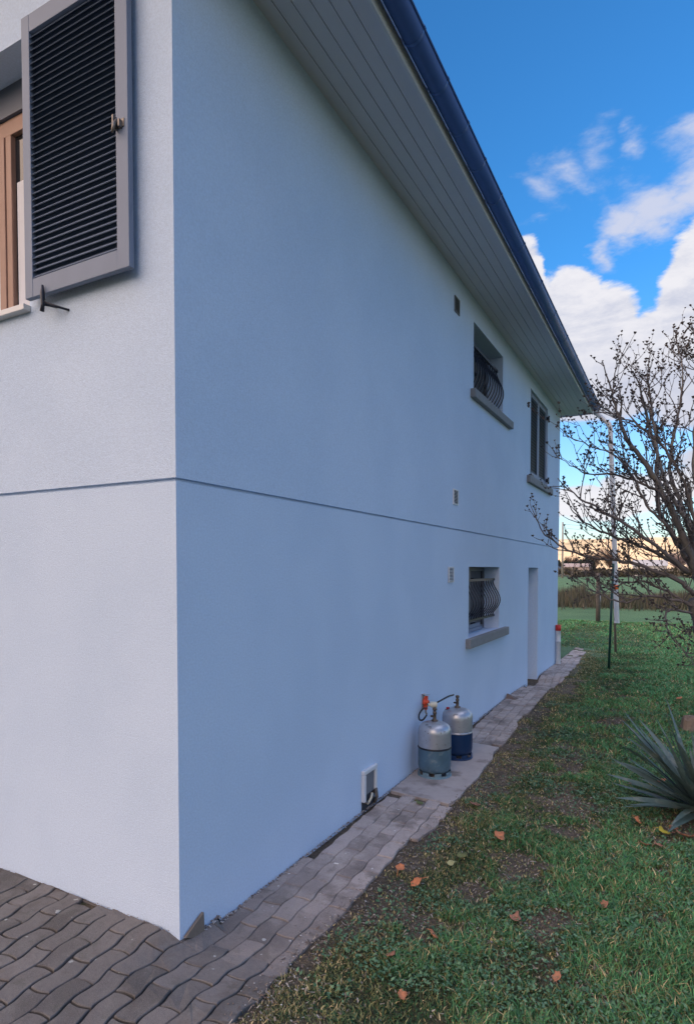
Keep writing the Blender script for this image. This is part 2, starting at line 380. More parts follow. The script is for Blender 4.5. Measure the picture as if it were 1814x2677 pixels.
F4 = np.stack([gi[:-1, :-1], gi[:-1, 1:], gi[1:, 1:], gi[1:, :-1]], -1).reshape(-1, 4)
kind(np_mesh('ground', np.stack([X, Y, Z], -1).reshape(-1, 3), F4, 'ground_soil', col=C.reshape(-1, 3), smooth=True), 'structure')

# ------------------------------------------------------------------ hills: the lit slope beyond the fields, an unseen ridge added behind the camera to shade the valley
def hill_mesh(name, xs, ys, hf, m):
    XX, YY = np.meshgrid(xs, ys); ZZ = hf(XX, YY)
    ii = (np.arange(len(ys))[:, None] * len(xs) + np.arange(len(xs))[None, :])
    F = np.stack([ii[:-1, :-1], ii[:-1, 1:], ii[1:, 1:], ii[1:, :-1]], -1).reshape(-1, 4)
    return kind(np_mesh(name, np.stack([XX, YY, ZZ], -1).reshape(-1, 3), F, m, smooth=True), 'structure')
def hf(x, y):
    t = smooth(470, 720, y - x * .05)
    return -.6 + t * (36.5 + 4 * (fbm(x, y, .006) - .5) * 2 + 1.5 * (fbm(x, y, .03) - .5)) + .4 * (fbm(x, y, .12) - .5) * t
hill_mesh('hills', np.linspace(-700, 500, 150), np.linspace(380, 1100, 120), hf, 'hill_field')
def hr(x, y):
    d = (x * -.552 + y * -.834)          # distance towards the sun
    return -1 + 205 * smooth(700, 1000, d) * (1 + .08 * (fbm(x, y, .004) - .5))
sx, sy = np.linspace(-1500, 900, 80), np.linspace(-1700, -250, 60)
hill_mesh('shade_ridge', sx, sy, hr, 'hedge')

# ------------------------------------------------------------------ house
house = thing('house', 'white rendered two-storey house with grey shutters, zinc gutter and barred windows', 'house')
LEN = 11.33
def wallgrid(mb, to3, us, zs, holes, reveal):
    """plane wall with rectangular holes; to3(u,z,d) d = depth inwards"""
    U = sorted(set([us[0], us[1]] + [v for h in holes for v in h[:2]])); Zs = sorted(set([zs[0], zs[1]] + [v for h in holes for v in h[2:4]]))
    for i in range(len(U) - 1):
        for j in range(len(Zs) - 1):
            um, zm = (U[i] + U[i+1]) / 2, (Zs[j] + Zs[j+1]) / 2
            if any(h[0] < um < h[1] and h[2] < zm < h[3] for h in holes): continue
            mb.quad(to3(U[i], Zs[j], 0), to3(U[i+1], Zs[j], 0), to3(U[i+1], Zs[j+1], 0), to3(U[i], Zs[j+1], 0))
    for a, b, c, d in [h[:4] for h in holes]:
        D = reveal
        mb.quad(to3(a, c, 0), to3(a, d, 0), to3(a, d, D), to3(a, c, D)); mb.quad(to3(b, c, 0), to3(b, c, D), to3(b, d, D), to3(b, d, 0))
        mb.quad(to3(a, d, 0), to3(b, d, 0), to3(b, d, D), to3(a, d, D)); mb.quad(to3(a, c, 0), to3(a, c, D), to3(b, c, D), to3(b, c, 0))
mb = MB(); G0, G1 = 2.292, 2.310
SIDE_LO = [(4.93, 6.39, 1.02, 1.885), (8.33, 9.16, -.32, 1.885)]
SIDE_HI = [(5.06, 6.49, 4.02, 4.85), (8.40, 9.93, 3.42, 4.90)]
FRONT_HI = [(-2.10, -1.10, 3.372, 4.885)]
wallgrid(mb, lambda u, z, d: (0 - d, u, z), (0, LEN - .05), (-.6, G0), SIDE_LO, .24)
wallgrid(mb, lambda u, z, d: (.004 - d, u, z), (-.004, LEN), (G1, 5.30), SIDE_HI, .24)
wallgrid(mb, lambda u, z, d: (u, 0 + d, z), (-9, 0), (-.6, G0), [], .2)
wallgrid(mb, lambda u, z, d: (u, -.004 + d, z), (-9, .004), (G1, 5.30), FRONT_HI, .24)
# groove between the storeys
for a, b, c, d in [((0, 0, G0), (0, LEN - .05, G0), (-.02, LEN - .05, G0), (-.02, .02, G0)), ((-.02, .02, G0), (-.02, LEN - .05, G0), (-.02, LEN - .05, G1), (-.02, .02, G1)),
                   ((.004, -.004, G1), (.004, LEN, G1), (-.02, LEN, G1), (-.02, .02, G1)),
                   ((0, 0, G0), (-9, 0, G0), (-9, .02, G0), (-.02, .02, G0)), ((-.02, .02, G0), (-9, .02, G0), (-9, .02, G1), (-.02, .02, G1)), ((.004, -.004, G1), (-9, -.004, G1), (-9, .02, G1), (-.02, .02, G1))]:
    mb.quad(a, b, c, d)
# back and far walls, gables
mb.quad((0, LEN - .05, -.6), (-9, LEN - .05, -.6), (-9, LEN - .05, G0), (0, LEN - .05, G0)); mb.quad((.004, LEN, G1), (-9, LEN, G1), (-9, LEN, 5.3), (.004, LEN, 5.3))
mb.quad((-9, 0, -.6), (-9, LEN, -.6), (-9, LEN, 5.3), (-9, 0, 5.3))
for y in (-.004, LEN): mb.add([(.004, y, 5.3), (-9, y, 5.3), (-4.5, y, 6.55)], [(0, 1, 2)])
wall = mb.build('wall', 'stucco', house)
# soffit planks with V joints
mb = MB(); x = 0.0
while x < .585:
    x1 = min(x + .098, .60)
    mb.box(x + .003, x1 - .003, -.35, LEN + .27, 5.135, 5.155); mb.box(x1 - .003, x1 + .003, -.35, LEN + .27, 5.143, 5.155)
    x += .098
mb.box(-.28, -.0, LEN + .004, LEN + .27, 5.135, 5.155)
mb.build('soffit', 'soffit_plastic', house)
mb = MB(); mb.box(.60, .622, -.38, LEN + .29, 5.10, 5.27); mb.box(-.3, .60, LEN + .27, LEN + .29, 5.11, 5.22)
mb.build('fascia', 'fascia_plastic', house, bevel=.003)
# roof: two slopes of tile
mb = MB(); rp = math.atan2(1.35, 5.1)
for sgn in (1, -1):
    nn = 26
    for i in range(nn):
        xa = .66 - i * (5.16 / nn); xb = .66 - (i + 1) * (5.16 / nn)
        za = 5.30 + (.66 - xa) * .262; zb = 5.30 + (.66 - xb) * .262
        if sgn < 0: xa, xb = -9 - xa, -9 - xb
        mb.add([(xa, -.40, za + .03), (xa, LEN + .31, za + .03), (xb, LEN + .31, zb + .012), (xb, -.40, zb + .012), (xa, -.40, za), (xa, LEN + .31, za)], [(0, 1, 2, 3), (0, 4, 5, 1)])
mb.add([(.66, -.40, 5.29), (-4.5, -.40, 6.64), (-9.66, -.40, 5.29), (-4.5, -.40, 6.75)], [(0, 1, 3), (1, 2, 3)])
mb.build('roof', 'roof_tile', house)
mb = MB(); mb.box(.60, .67, LEN + .20, LEN + .315, 5.272, 5.298); mb.box(.632, .672, LEN + .165, LEN + .2, 5.15, 5.235); mb.build('end_tile', 'terracotta', house)
# gutter: half round with a rolled outer bead and overlapping joints
mb = MB(); GX, GZ, GR = .700, 5.215, .070
n = 14; ys = [-.4]; 
for i in range(n + 1): pass
def gut(mb, y0, y1, r):
    k = 16; vs = []; 
    for y in (y0, y1):
        for rr in (r, r - .004):
            for i in range(k + 1):
                th = math.pi + math.pi * i / k; vs.append((GX + rr * math.cos(th), y, GZ + rr * math.sin(th)))
    fs = []; m = k + 1
    for i in range(k):
        fs.append((i, i+1, 2*m+i+1, 2*m+i)); fs.append((m+i, 3*m+i, 3*m+i+1, m+i+1)); fs.append((i, m+i, m+i+1, i+1)); fs.append((2*m+i, 2*m+i+1, 3*m+i+1, 3*m+i))
    mb.add(vs, fs, 0, True)
gut(mb, -.42, LEN + .26, GR)
mb.tube([(GX + GR + .004, -.42, GZ + .003), (GX + GR + .004, LEN + .26, GZ + .003)], .008, 8)
for yend in (-.42, LEN + .26):
    k = 16; mb.add([(GX + GR * math.cos(math.pi + math.pi * i / k), yend, GZ + GR * math.sin(math.pi + math.pi * i / k)) for i in range(k + 1)], [tuple(range(k + 1))])
g = mb.build('gutter', 'gutter_zinc', house)
for yj in [.9, 1.378, 1.831, 2.297, 2.77] + [3.3 + .95 * i for i in range(9)]:
    mb = MB(); k = 14
    vs = [(GX + (GR + .0035) * math.cos(math.pi + math.pi * i / k), y, GZ + (GR + .0035) * math.sin(math.pi + math.pi * i / k)) for y in (yj - .012, yj + .012) for i in range(k + 1)]
    mb.add(vs, [(i, i+1, k+1+i+1, k+1+i) for i in range(k)], 0, True)
    mb.tube([(GX + GR + .005, yj - .014, GZ + .004), (GX + GR + .005, yj + .014, GZ + .004)], .0105, 8)
    mb.build('gutter_joint', 'gutter_zinc', g)
# downpipe hung from the far end of the gutter, tied to a stake
mb = MB()
mb.tube([(GX - .02, 11.5, 5.17), (GX - .02, 11.5, 5.10), (.76, 11.5, 5.03), (.86, 11.5, 4.92), (.945, 11.5, 4.84), (.965, 11.5, 4.76), (1.0, 11.5, 4.0), (1.07, 11.5, 2.4), (1.14, 11.5, .76)], [.046, .046, .046, .046, .047, .047, .047, .048, .049], 14, cap=False)
mb.tube([(1.14, 11.5, .775), (1.141, 11.5, .745)], .0525, 14); mb.tube([(.998, 11.5, 4.04), (1.001, 11.5, 3.98)], .052, 14)
dp = mb.build('downpipe', 'white_plastic', house)
mb = MB(); mb.tube([(1.10, 11.5, 1.53), (1.113, 11.5, 1.44)], .056, 14); mb.tube([(1.06, 11.53, 1.50), (1.02, 11.53, 1.49)], [.03, .02], 8); mb.build('orange_tape', 'tape', dp)

# sills
def sill(y0, y1, z0, z1, xout, parent, rough=True):
    mb = MB(); mb.box(-.22, xout, y0, y1, z0, z1); return mb.build('sill', 'sill_stone', parent, bevel=.006)
def bars(mb, Y0, Y1, z0, z1, n, x0, belly, r=.0075, belly_at=.42):
    for i in range(n):
        y = Y0 + (Y1 - Y0) * (i + .5) / n; pts = []
        for k in range(15):
            t = k / 14; z = z1 + (z0 - z1) * t
            b = math.sin(math.pi * min(1, max(0, (t - .05) / .9)) ** 1.25) ** 1.2 if .05 < t < .95 else 0
            pts.append((x0 + belly * b, y, z))
        mb.tube(pts, r, 6)
# lower barred window
w2 = MB(); F = .05
def casement(mb, x, y0, y1, z0, z1, fw=.055, mid=True, t=.05):
    mb.box(x - t, x, y0, y1, z0, z0 + fw); mb.box(x - t, x, y0, y1, z1 - fw, z1); mb.box(x - t, x, y0, y0 + fw, z0 + fw, z1 - fw); mb.box(x - t, x, y1 - fw, y1, z0 + fw, z1 - fw)
    if mid: mb.box(x - t, x + .004, (y0 + y1) / 2 - fw * .8, (y0 + y1) / 2 + fw * .8, z0 + fw, z1 - fw)
def side_window(y0, y1, z0, z1, sy0, sy1, sz0, sz1, rail_t, rail_b, label, lab2, steps, nb):
    mb = MB(); casement(mb, -.215, y0, y1, z0, z1)
    wdw = mb.build('window', 'frame_dark', house, bevel=.004, label=label)
    mb = MB(); mb.quad((-.235, y0 + .02, z0 + .02), (-.235, y1 - .02, z0 + .02), (-.235, y1 - .02, z1 - .02), (-.235, y0 + .02, z1 - .02)); mb.build('pane', 'glass_dark', wdw)
    sill(sy0, sy1, sz0, sz1, .065, wdw)
    if steps:
        mb = MB(); mb.box(-.214, -.17, y0 + .003, y1 - .26, z0 + .002, z0 + .05); mb.box(-.214, -.185, y0 + .003, y1 - .30, z0 + .05, z0 + .10); mb.build('lower_rail', 'shutter_paint', wdw, bevel=.006)
    mb = MB()
    mb.box(-.095, -.065, y0 + .004, y1 - .004, rail_t - .016, rail_t + .016)
    mb.box(-.095, -.065, y0 + .004, y1 - .004, rail_b - .014, rail_b + .014)
    bars(mb, y0 + .04, y1 - .02, rail_b + .01, rail_t - .01, nb, -.072, .105)
    mb.build('security_grille', 'iron_dark', wdw)
side_window(4.93, 6.39, 1.02, 1.885, 4.82, 6.72, .905, 1.018, 1.715, 1.205, 'lower barred window with stone sill beside the doorway', None, True, 12)
side_window(5.06, 6.49, 4.02, 4.85, 4.94, 6.90, 3.915, 4.018, 4.66, 4.03, 'upper barred window under the eaves', None, False, 12)
# doorway with its recessed white door and threshold
mb = MB(); mb.box(-.24, -.20, 8.33, 9.16, -.20, 1.885); mb.box(-.20, -.188, 8.43, 9.06, .0, .8); mb.box(-.20, -.188, 8.43, 9.06, .95, 1.75)
dr = mb.build('door', 'white_plastic', house, bevel=.003)
mb = MB(); mb.tube([(-.188, 8.42, .85), (-.14, 8.42, .85), (-.14, 8.52, .85)], .009, 8); mb.build('handle', 'metal_worn', dr)
mb = MB(); mb.box(-.24, .02, 8.332, 9.158, -.36, -.205); mb.build('threshold', 'slab', house, bevel=.01)
# closed double shutters on the far upper window
mb = MB(); mb.box(-.2, -.17, 8.4, 9.93, 3.42, 4.90); wf = mb.build('window', 'frame_dark', house, label='shuttered upper window near the far corner')
sill(8.12, 10.25, 3.30, 3.418, .06, wf)
def leaf_shutter(parent, y0, y1, z0, z1, x, label=None):
    fw = .075; t = .032
    mb = MB(); mb.box(x - t, x, y0, y0 + fw, z0, z1); mb.box(x - t, x, y1 - fw, y1, z0, z1); mb.box(x - t, x, y0 + fw, y1 - fw, z0, z0 + fw); mb.box(x - t, x, y0 + fw, y1 - fw, z1 - fw, z1)
    sh = mb.build('shutter', 'shutter_paint', parent, bevel=.003)
    mb = MB(); k = int((z1 - z0 - 2 * fw) / .052)
    for i in range(k):
        zc = z0 + fw + (i + .5) * (z1 - z0 - 2 * fw) / k
        M = Matrix.Translation((x - t / 2, 0, zc)) @ Matrix.Rotation(R(38), 4, 'Y')
        mb.box(-.021, .021, y0 + fw, y1 - fw, -.004, .004, 0, M)
    mb.box(x - t + .001, x - t + .004, y0 + fw, y1 - fw, z0 + fw, z1 - fw, 1)  # dark sheet behind the slats, painted in for shade in the gaps
    mb.build('louvre_slats', ['shutter_slat', 'iron_dark'], sh)
    return sh
s1 = leaf_shutter(house, 8.415, 9.155, 3.46, 4.88, -.02); s2 = leaf_shutter(house, 9.165, 9.915, 3.46, 4.88, -.02)
for zz in (3.55, 4.72):
    mb = MB(); mb.box(-.018, .03, 9.90, 9.975, zz - .03, zz + .03); mb.tube([(.02, 9.96, zz - .06), (.02, 9.96, zz + .06)], .014, 8); mb.build('hinge', 'iron_dark', s2)
mb = MB(); mb.tube([(.0, 8.40, 3.44), (0, 8.40, 4.90)], .011, 8); mb.box(-.01, .05, 8.26, 8.44, 3.425, 3.45); mb.build('locking_bar', 'iron_dark', s1)

# ventilation grilles
def vent(yc, zc, dark=False):
    mb = MB(); h = .086
    mb.box(-.001, .010, yc - h, yc + h, zc - h, zc - h + .012); mb.box(-.001, .010, yc - h, yc + h, zc + h - .012, zc + h)
    mb.box(-.001, .010, yc - h, yc - h + .012, zc - h + .012, zc + h - .012); mb.box(-.001, .010, yc + h - .012, yc + h, zc - h + .012, zc + h - .012)
    v = mb.build('vent_grille', 'white_plastic' if not dark else 'hatch_grey', house)
    v.location.x = .005
    mb = MB(); k = 9
    for i in range(k):
        z = zc - h + .014 + (i + .5) * (2 * h - .028) / k; M = Matrix.Translation((.004, 0, z)) @ Matrix.Rotation(R(35), 4, 'Y'); mb.box(-.006, .006, yc - h + .012, yc + h - .012, -.0016, .0016, 0, M)
    mb.box(-.001, .0005, yc - h + .01, yc + h - .01, zc - h + .01, zc + h - .01, 1)
    mb.build('vent_slats', ['white_plastic' if not dark else 'hatch_grey', 'dark_hole'], v)
vent(4.40, 4.79, True); vent(4.39, 2.665); vent(4.245, 1.795)
# low service hatch in a white frame, broken out at its foot
mb = MB(); a, b, z0, z1 = 2.055, 2.305, -.055, .232
def ringframe(mb, a, b, z0, z1, fw, x0, x1):
    mb.box(x0, x1, a, a + fw, z0 + .03, z1 - fw); mb.box(x0, x1, b - fw, b, z0 + .07, z1 - fw); mb.box(x0, x1, a, b, z1 - fw, z1)
ringframe(mb, a, b, z0, z1, .038, -.002, .030)
hatch = mb.build('service_hatch', 'white_plastic', house, bevel=.008)
mb = MB(); mb.box(.002, .012, a + .038, b - .038, .02, z1 - .038); mb.build('hatch_cover', 'hatch_grey', hatch)
mb = MB(); mb.box(.001, .006, a + .004, b - .02, -.115, .018); mb.build('broken_recess', 'dark_hole', hatch)
mb = MB(); mb.tube([(.02, b - .05, .0), (.032, b - .045, .03), (.034, b - .03, -.04), (.01, b - .03, -.09)], .016, 8); mb.tube([(.012, a + .02, -.03), (.024, a + .10, -.05), (.015, b - .06, -.02)], .009, 8); mb.build('pipe_stub', 'metal_worn', hatch)
mb = MB(); mb.tube([(.02, a + .07, -.055), (.03, a + .12, -.02), (.026, a + .15, .012)], .010, 6); mb.build('pale_conduit', 'cream_plastic', hatch)

# front window on the lit wall
mb = MB(); z0, z1 = 3.385, 4.885; y = .195
zt = 4.70
mb.box(-2.10, -1.10, y, y + .05, zt - .10, zt); mb.box(-2.10, -1.10, y, y + .05, z0, z0 + .07)
mb.box(-2.10, -2.04, y, y + .05, z0 + .07, zt - .10); mb.box(-1.16, -1.10, y, y + .05, z0 + .07, zt - .10)
mb.box(-1.665, -1.603, y - .010, y + .05, z0 + .07, zt - .10); mb.box(-1.600, -1.545, y - .002, y + .05, z0 + .07, zt - .10)
fw_ = mb.build('window', 'wood_frame', house, bevel=.004, label='brown wooden window behind the open louvred shutter')
mb = MB(); mb.quad((-2.05, y + .03, z0 + .05), (-1.15, y + .03, z0 + .05), (-1.15, y + .03, zt - .05), (-2.05, y + .03, zt - .05)); mb.build('pane', 'glass_dark', fw_)
mb = MB(); mb.box(-1.520, -1.165, y + .020, y + .026, z0 + .072, 4.305); mb.box(-2.035, -1.668, y + .020, y + .026, z0 + .072, 4.315); mb.build('curtain', 'curtain', fw_)
mb = MB(); mb.box(-2.098, -1.102, y - .02, y + .045, zt + .002, z1 - .002); mb.build('roller_box', 'frame_dark', fw_)
mb = MB(); mb.box(-2.13, -1.092, -.05, .19, 3.335, 3.368); mb.build('sill', 'fascia_plastic', fw_, bevel=.003)
# open shutter folded back on the front wall
sx0, sx1, sz0, sz1 = -1.035, -.222, 3.365, 4.895
mb = MB(); ft, yb = -.078, -.046; fl, fr, fb, ft2 = .065, .085, .10, .095
mb.box(sx0, sx0 + fl, ft, yb, sz0, sz1); mb.box(sx1 - fr, sx1, ft, yb, sz0, sz1); mb.box(sx0 + fl, sx1 - fr, ft + .001, yb, sz0, sz0 + fb); mb.box(sx0 + fl, sx1 - fr, ft + .001, yb, sz1 - ft2, sz1)
sh = mb.build('shutter', 'shutter_paint', house, bevel=.0025, label='grey louvred shutter folded open against the front wall')
mb = MB(); za, zb = sz0 + fb, sz1 - ft2; k = 38
for i in range(k):
    zc = za + (i + .5) * (zb - za) / k; M = Matrix.Translation((0, (ft + yb) / 2, zc)) @ Matrix.Rotation(R(47), 4, 'X')
    mb.box(sx0 + fl, sx1 - fr, -.019, .019, -.0022, .0022, 0, M)
mb.box(sx0 + fl, sx1 - fr, yb - .003, yb, za, zb, 1)  # dark sheet stands for the shade seen between the slats
mb.build('louvre_slats', ['shutter_slat', 'gap_shade'], sh)
mb = MB(); mb.box(-.31, -.245, ft - .004, ft, 4.055, 4.095); mb.box(-.300, -.292, ft - .03, ft - .004, 4.045, 4.11); mb.box(-.268, -.258, ft - .022, ft - .004, 4.05, 4.085)
mb.tube([(-.285, ft - .012, 4.09), (-.285, ft - .03, 4.06), (-.292, ft - .034, 4.02)], [.008, .011, .006], 8); mb.build('latch', 'metal_worn', sh)
mb = MB(); mb.tube([(-.865, -.004, 3.315), (-.865, -.085, 3.30)], .006, 8); mb.tube([(-.872, -.088, 3.405), (-.868, -.092, 3.36), (-.868, -.09, 3.30), (-.88, -.088, 3.265)], [.006, .012, .010, .012], 8)
mb.tube([(-.868, -.09, 3.315), (-.79, -.05, 3.285), (-.765, -.004, 3.28)], .0065, 8); mb.build('shutter_stay', 'iron_dark', sh)

# thin wedge standing for the exposed foundation at the corner foot
mb = MB(); vs = [(.001, .012), (.001, .150)]
mb.add([(.006, .02, -.035), (.006, .165, -.11), (.006, .158, .03), (.022, .02, -.035), (.022, .165, -.11), (.022, .158, .03)], [(0, 1, 2), (3, 5, 4), (0, 3, 4, 1), (1, 4, 5, 2), (2, 5, 3, 0)])
tag(mb.build('bare_plinth', 'raw_concrete'), 'small triangular grey-brown wedge of exposed foundation at the foot of the near house corner', 'raw_concrete')

# ------------------------------------------------------------------ paving
def paving(name, matn, x0, x1, y0, y1, keep, gap, jit, amp, skew):
    V = []; F = []; T = []; LX, LY = .118, .236; N = 7; rnd = random.Random(3)
    ca, sa = math.cos(skew), math.sin(skew)
    def wav(u, v, i, j):   # shared wavy lattice so neighbours interlock
        t = (v / LY) % 1; tri = (4 * abs(t - .5) - 1); q = .35 * math.sin(2 * math.pi * v / LY) + .65 * max(-.8, min(.8, tri * 1.5)); return u + amp * q + .010 * (vn(u, v, 7.) - .5), v + amp * .8 * math.sin(2 * math.pi * u / (2 * LX)) + .010 * (vn(u + 5, v, 7.) - .5)
    for i in range(int((x0 - 1) / LX), int((x1 + 1) / LX) + 1):
        for j in range(int((y0 - 1) / LY), int((y1 + 1) / LY) + 1):
            ua, va = i * LX, j * LY + (i % 2) * LY / 2
            uc, vc = ua + LX / 2, va + LY / 2; cxx, cyy = uc * ca - vc * sa, uc * sa + vc * ca
            if not (x0 < cxx < x1 and y0 < cyy < y1) or not keep(cxx, cyy): continue
            ring = []
            for k in range(N * 2): ring.append((ua, va + LY * k / (N * 2)))
            for k in range(N): ring.append((ua + LX * k / N, va + LY))
            for k in range(N * 2): ring.append((ua + LX, va + LY - LY * k / (N * 2)))
            for k in range(N): ring.append((ua + LX - LX * k / N, va))
            dz = rnd.uniform(-jit, jit); tx, ty = rnd.uniform(-1, 1) * jit * 5, rnd.uniform(-1, 1) * jit * 5; tt = rnd.random(); g_ = gap * rnd.uniform(.7, 1.5)
            def P(sc, zoff):
                out = []
                for u, v in ring:
                    du, dv = u - uc, v - vc
                    uu = uc + du * (1 - 2 * (g_ + sc) / LX); vv = vc + dv * (1 - 2 * (g_ + sc) / LY); uu, vv = wav(uu, vv, i, j)
                    xx, yy_ = uu * ca - vv * sa, uu * sa + vv * ca
                    e = float(edgen(yy_)) ; xx = min(xx, e)
                    if yy_ > 0 and xx < .012: xx = .012
                    if xx < .01 and cyy < 0: yy_ = min(yy_, -.003)
                    out.append((xx, yy_, float(gz(xx, yy_)) + zoff + dz + tx * (uu - uc) + ty * (vv - vc)))
                return out
            k0 = len(V); n_ = len(ring)
            V += P(0, -.02) + P(0, -.004) + P(.0035, .0)
            T += [tt] * (3 * n_)
            for a in range(n_):
                b = (a + 1) % n_
                F.append((k0 + a, k0 + n_ + a, k0 + n_ + b, k0 + b)); F.append((k0 + n_ + a, k0 + 2 * n_ + a, k0 + 2 * n_ + b, k0 + n_ + b))
            F.append(tuple(k0 + 2 * n_ + a for a in range(n_)))
    me = bpy.data.meshes.new(name); me.from_pydata(V, [], F); me.materials.append(MATS[matn])
    a = me.attributes.new('tint', 'FLOAT', 'POINT'); a.data.foreach_set('value', T)
    o = bpy.data.objects.new(name, me); S.collection.objects.link(o); return kind(o, 'structure')
SK = R(6)
paving('front_paving', 'paver_front', -2.6, .95, -2.4, .10, lambda x, y: x < edge(y) - .0 and (y < .03 or x > .0), .0042, .0032, .0125, SK)
paving('side_path', 'paver_side', .02, .62, .10, 13.9, lambda x, y: x < edge(y) - .02 and not (2.58 < y < 4.36) and (y < 12.3 or vn(x, y, 7.) > .42), (.0018), .0035, .0085, R(2))
paving('end_path', 'paver_side', -.6, .02, 11.5, 13.9, lambda x, y: vn(x, y, 7.) > .35 + .1 * (y - 12), .0015, .002, .007, R(2))
# worn concrete slab the gas bottles stand on
mb = MB(); N = 26; top = []; bot = []
ol = [(.015, 2.60), (.2, 2.57), (.4, 2.56), (.57, 2.54), (.60, 2.75), (.585, 3.0), (.60, 3.3), (.57, 3.6), (.575, 3.9), (.53, 4.1), (.54, 4.30), (.35, 4.33), (.18, 4.35), (.015, 4.37)]
for x, y in ol: top.append((x, y, float(gz(x, y)) + .006)); bot.append((x, y, float(gz(x, y)) - .05))
n_ = len(ol); mb.add(top + bot, [tuple(range(n_))] + [(i, n_ + i, n_ + (i + 1) % n_, (i + 1) % n_) for i in range(n_)])
kind(mb.build('path_slab', 'slab', bevel=.004), 'structure')

# ------------------------------------------------------------------ loose gravel at the foot of the wall
mb = MB(); rr = random.Random(5)
def pebble(mb, x, y, z, r, mi=0):
    vs = []; 
    for a, b in ((0, -1), (1, -.3), (1, .4), (0, 1)): pass
    q = [Vector((rr.uniform(.7, 1.2) * cx_, rr.uniform(.7, 1.2) * cy_, rr.uniform(.5, .9) * cz_)) for cx_, cy_, cz_ in ((1, 0, 0), (0, 1, 0), (-1, 0, 0), (0, -1, 0), (0, 0, 1), (0, 0, -1))]
    rot = Matrix.Rotation(rr.uniform(0, 6), 3, 'Z'); q = [rot @ v * r + Vector((x, y, z)) for v in q]
    mb.add(q, [(0, 1, 4), (1, 2, 4), (2, 3, 4), (3, 0, 4), (1, 0, 5), (2, 1, 5), (3, 2, 5), (0, 3, 5)], mi)
for i in range(1500):
    y = rr.uniform(.15, 11.2) ** 1.0; y = .15 + (y - .15) * rr.random() ** .6
    if 8.3 < y < 9.2: continue
    x = abs(rr.gauss(0, .012)) + .004; r = rr.uniform(.002, .008); pebble(mb, x, y, float(gz(x, y)) + rr.uniform(-.002, .008), r, 0 if rr.random() < .5 else 1)
for i in range(160):
    t = rr.uniform(-2.4, -.02); pebble(mb, t, -abs(rr.gauss(0, .012)) - .006, .000, rr.uniform(.0015, .004), 1)
for i in range(420):
    y = rr.uniform(-1, 1.2); x = float(edgen(y)) + rr.gauss(0, .06); pebble(mb, x, y, float(gz(x, y)) + .002, rr.uniform(.002, .006), rr.choice((0, 1, 1)))
kind(tag(mb.build('gravel', ['pebble', 'debris']), 'loose crumbs of stone along the foot of the walls and path edge', 'gravel'), 'stuff')

# ------------------------------------------------------------------ gas bottles
def gas_bottle(name, label, x, y, low, rz, tagged, ringm):
    z = float(gz(x, y)) + .008; t = thing(name, label, 'gas bottle', (x, y, z), rz, 'gas bottles standing by the wall')
    r = .155; prof = [(.0, .035), (.10, .036), (.135, .047), (.150, .070), (r, .10), (r, .262)]
    mid = [(r, .262), (r + .004, .266), (r + .0045, .272), (r + .001, .277), (r, .280)]
    up = [(r, .280), (r, .40), (.1545, .425), (.150, .446), (.140, .466), (.122, .484), (.097, .497), (.066, .506), (.040, .510), (.026, .511), (0, .512)]
    mb = MB(); mb.lathe(prof, (0, 0, 0), 40, 0); mb.lathe(up, (0, 0, 0), 40, 1); body = mb.build('body', [low, 'bottle_silver'], t)
    mb = MB(); mb.lathe(mid, (0, 0, 0), 40); mb.build('weld_seam', 'bottle_silver' if tagged else 'rubber', body)
    # foot ring with cut-outs
    mb = MB(); k = 72; rb = .149; lugs = 8
    for i in range(k):
        a0, a1 = 2 * math.pi * i / k, 2 * math.pi * (i + 1) / k; ph = (i % 9)
        h = .052 if ph < 5 else .024
        for (r0, r1, za, zb) in ((rb, rb + .005, .0, h),):
            c0, s0, c1_, s1_ = math.cos(a0), math.sin(a0), math.cos(a1), math.sin(a1)
            vs = [(r0*c0, r0*s0, za), (r1*c0, r1*s0, za), (r1*c1_, r1*s1_, za), (r0*c1_, r0*s1_, za), (r0*c0, r0*s0, zb), (r1*c0, r1*s0, zb), (r1*c1_, r1*s1_, zb), (r0*c1_, r0*s1_, zb)]
            mb.add(vs, [(0, 3, 2, 1), (4, 5, 6, 7), (1, 2, 6, 5), (0, 4, 7, 3), (0, 1, 5, 4), (3, 7, 6, 2)])
    mb.lathe([(rb - .002, 0), (rb + .010, .0), (rb + .012, .006), (rb + .010, .012), (rb - .002, .012)], (0, 0, 0), 40); mb.build('foot_ring', ringm, t)
    mb = MB(); mb.lathe([(.0, .505), (.032, .508), (.032, .520), (.022, .524), (.016, .53), (.014, .575), (.018, .578), (.018, .600), (.010, .604), (.009, .612), (.0, .612)], (0, 0, 0), 14)
    M = Matrix.Rotation(R(90), 4, 'Y'); mb.lathe([(0, .0), (.010, .0), (.010, .034), (.013, .035), (.013, .044), (0, .045)], (-.04, 0, .556), 10, 0, M=M)
    v = mb.build('valve', 'brass', t)
    mb = MB(); mb.lathe([(.0, .610), (.014, .610), (.022, .616), (.022, .630), (.014, .636), (0, .636)], (0, 0, 0), 6); mb.build('hand_wheel', 'brass' , v)
    mb = MB()
    mb.tube([(-.06, -.10, .497), (-.075, -.115, .500), (-.085, -.10, .495)], .004, 6); mb.build('shoulder_clip', 'metal_worn', body)
    if tagged:
        mb = MB(); M = Matrix.Translation((-.055, -.103, .512)) @ Matrix.Rotation(R(35), 4, 'Z') @ Matrix.Rotation(R(35), 4, 'X'); mb.box(-.016, .016, -.004, .004, -.012, .016, 0, M); mb.build('tag', 'red_tag', t)
    return t
gas_bottle('gas_bottle', 'grey gas bottle with dull teal lower half, nearer one beside the cream knob', .212, 3.175, 'bottle_teal', R(20), False, 'ring_teal')
